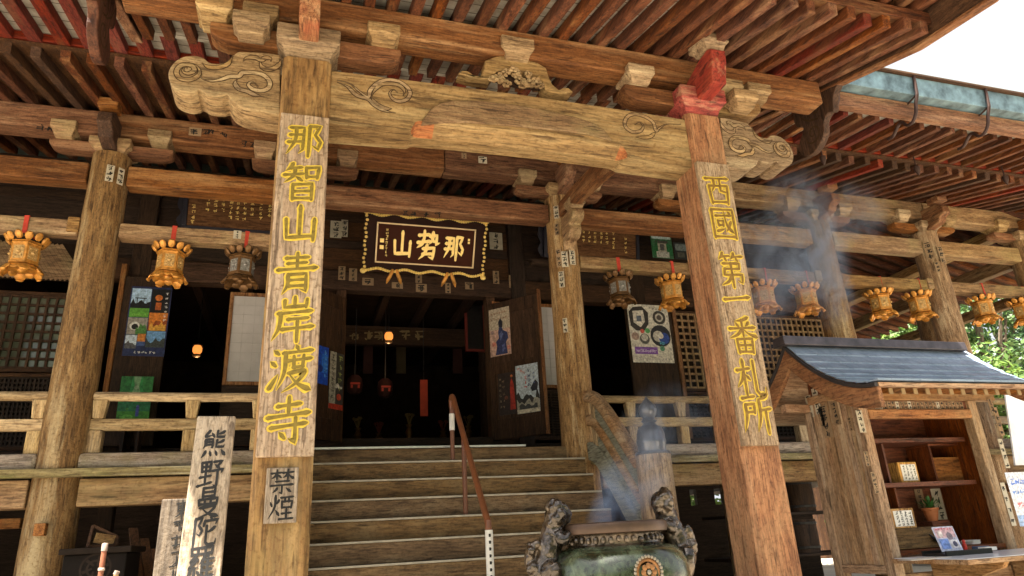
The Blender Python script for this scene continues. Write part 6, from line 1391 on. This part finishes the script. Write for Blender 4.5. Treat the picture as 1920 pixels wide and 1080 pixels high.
obj('trestle_beam', MB().bar((-4.6,10.25,.50),(-3.2,10.28,.50), .14, .12), W_orange('X'), e, .01); obj('trestle_rail', MB().bar((-4.5,10.32,-.45),(-3.2,10.32,-.40), .06, .08), W_rail('X'), e, .01)
# right under the floor: stacked tubs
for i, (px, py, lb) in enumerate([(1492, 930, 'upper wooden tub on a shelf in the dark between pillar and booth'), (1500, 1005, 'lower wooden tub in the dark between pillar and booth')]):
    c = atY(px, py, 9.9); r_ = .27; z0_ = c.z-.25; e = thing('wooden_tub', lb, 'tub', (c.x, 9.9, z0_))
    obj('staves', MB().lathe([(r_,z0_),(r_*1.03,z0_+.25),(r_,z0_+.5),(r_*.9,z0_+.5),(r_*.88,z0_+.45),(0,z0_+.45)], c.x, 9.9, 24), W_dark('Z'), e, 0, 30)
    for dz in (.06, .42): obj('hoop', MB().lathe([(r_*1.03,z0_+dz),(r_*1.06,z0_+dz+.005),(r_*1.06,z0_+dz+.035),(r_*1.03,z0_+dz+.04)], c.x, 9.9, 24), M_black, e)
    if i == 0: part('floor_shelf', MB().box(c.x-1.6, c.x+1.0, 9.6, 10.25, z0_-.05, z0_-.002), W_dark('X'), .01)
    else: part('floor_shelf', MB().box(c.x-1.6, c.x+1.0, 9.6, 10.25, z0_-.05, z0_-.002), W_dark('X'), .01)
# ---------------------------------------------------------------- incense smoke
def smoke():
    m = bpy.data.materials.new('thin blue smoke'); m.use_nodes = True; nt = m.node_tree; nt.nodes.clear(); L = nt.links.new
    out = N(nt, 'ShaderNodeOutputMaterial'); pv = N(nt, 'ShaderNodeVolumePrincipled'); L(pv.outputs[0], out.inputs['Volume'])
    pv.inputs['Color'].default_value = (.52,.69,1,1); pv.inputs['Anisotropy'].default_value = .25
    tc = N(nt, 'ShaderNodeTexCoord'); ln = N(nt, 'ShaderNodeVectorMath', operation='LENGTH'); L(tc.outputs['Object'], ln.inputs[0])
    fo = N(nt, 'ShaderNodeMapRange'); fo.inputs[1].default_value = .98; fo.inputs[2].default_value = .25; fo.interpolation_type = 'SMOOTHSTEP'; L(ln.outputs['Value'], fo.inputs[0])
    ge = N(nt, 'ShaderNodeNewGeometry'); mp = N(nt, 'ShaderNodeMapping'); mp.inputs['Scale'].default_value = (1.5,1.5,1.0); mp.inputs['Rotation'].default_value = (0, R(-30), 0); L(ge.outputs['Position'], mp.inputs[0])
    nz = noise(nt, mp.outputs[0], 1.9, 6, .62, 1.1); r = ramp(nt, [(.42, (0,0,0)), (.70, (1,1,1))]); L(nz, r.inputs[0])
    oi = N(nt, 'ShaderNodeObjectInfo'); sp = N(nt, 'ShaderNodeSeparateXYZ'); L(oi.outputs['Color'], sp.inputs[0])
    m1 = N(nt, 'ShaderNodeMath', operation='MULTIPLY'); L(r.outputs[0], m1.inputs[0]); L(fo.outputs[0], m1.inputs[1])
    m2 = N(nt, 'ShaderNodeMath', operation='MULTIPLY'); L(m1.outputs[0], m2.inputs[0]); L(sp.outputs['X'], m2.inputs[1]); L(m2.outputs[0], pv.inputs['Density'])
    root = thing('incense_smoke', 'thin blue incense smoke drifting from the burner up to the right', None, (BX, 4.2, .05)); root['kind'] = 'stuff'
    first = None
    for px, py, Y, ra, rz, tilt, k in [(1130,965,4.22,.13,.20,20,6.5),(1185,950,4.25,.12,.22,10,6.5),(1150,915,4.4,.17,.30,25,3.2),(1215,880,4.7,.24,.36,30,2.0),(1225,800,5.3,.34,.5,35,1.5),(1300,790,6.0,.5,.6,40,.55),
                                (1385,640,6.6,.6,.8,40,.35),(1450,520,7.6,.75,.9,40,.8),(1530,465,8.2,.62,1.0,25,2.0),(1560,545,8.5,.5,.8,10,1.4),(1500,385,8.2,.75,.6,50,1.3),(1600,400,8.3,.7,.5,60,.8),(1430,440,8.4,.6,.5,50,.9)]:
        c = atY(px, py, Y)
        if first is None: first = obj('smoke_puff', MB().ball((0,0,0), 1, n=20), m, root); o = first
        else: o = first.copy(); COL.objects.link(o)
        o.location = c; o.scale = (ra, ra, rz); o.rotation_euler = (0, R(tilt), 0); o.color = (k*(1.8 if Y > 6.5 else 1.3), k, k, 1); o['kind'] = 'stuff'
smoke()
# ---------------------------------------------------------------- unseen wooded slope, added behind the camera to block low sky light
hb = MB(); rg = random.Random(77); nx, ny = 60, 14
for j in range(ny+1):
    for i in range(nx+1):
        x = -90+180*i/nx; y = -20-52*j/ny; f = min(1, j/9); hb.v.append((x, y, GZ-.02+ (30*f**.8)*(.8+.2*math.sin(x*.07+1))+(rg.uniform(-1.6,1.6) if 0 < j else 0)))
for j in range(ny):
    for i in range(nx): o = j*(nx+1)+i; hb.f.append([o, o+1, o+nx+2, o+nx+1]); hb.m.append(0)
tag(obj('hill', hb, plain('sky blocking slope', (.030,.055,.018), .9, 0, .1, .5, .4)), kind='structure')
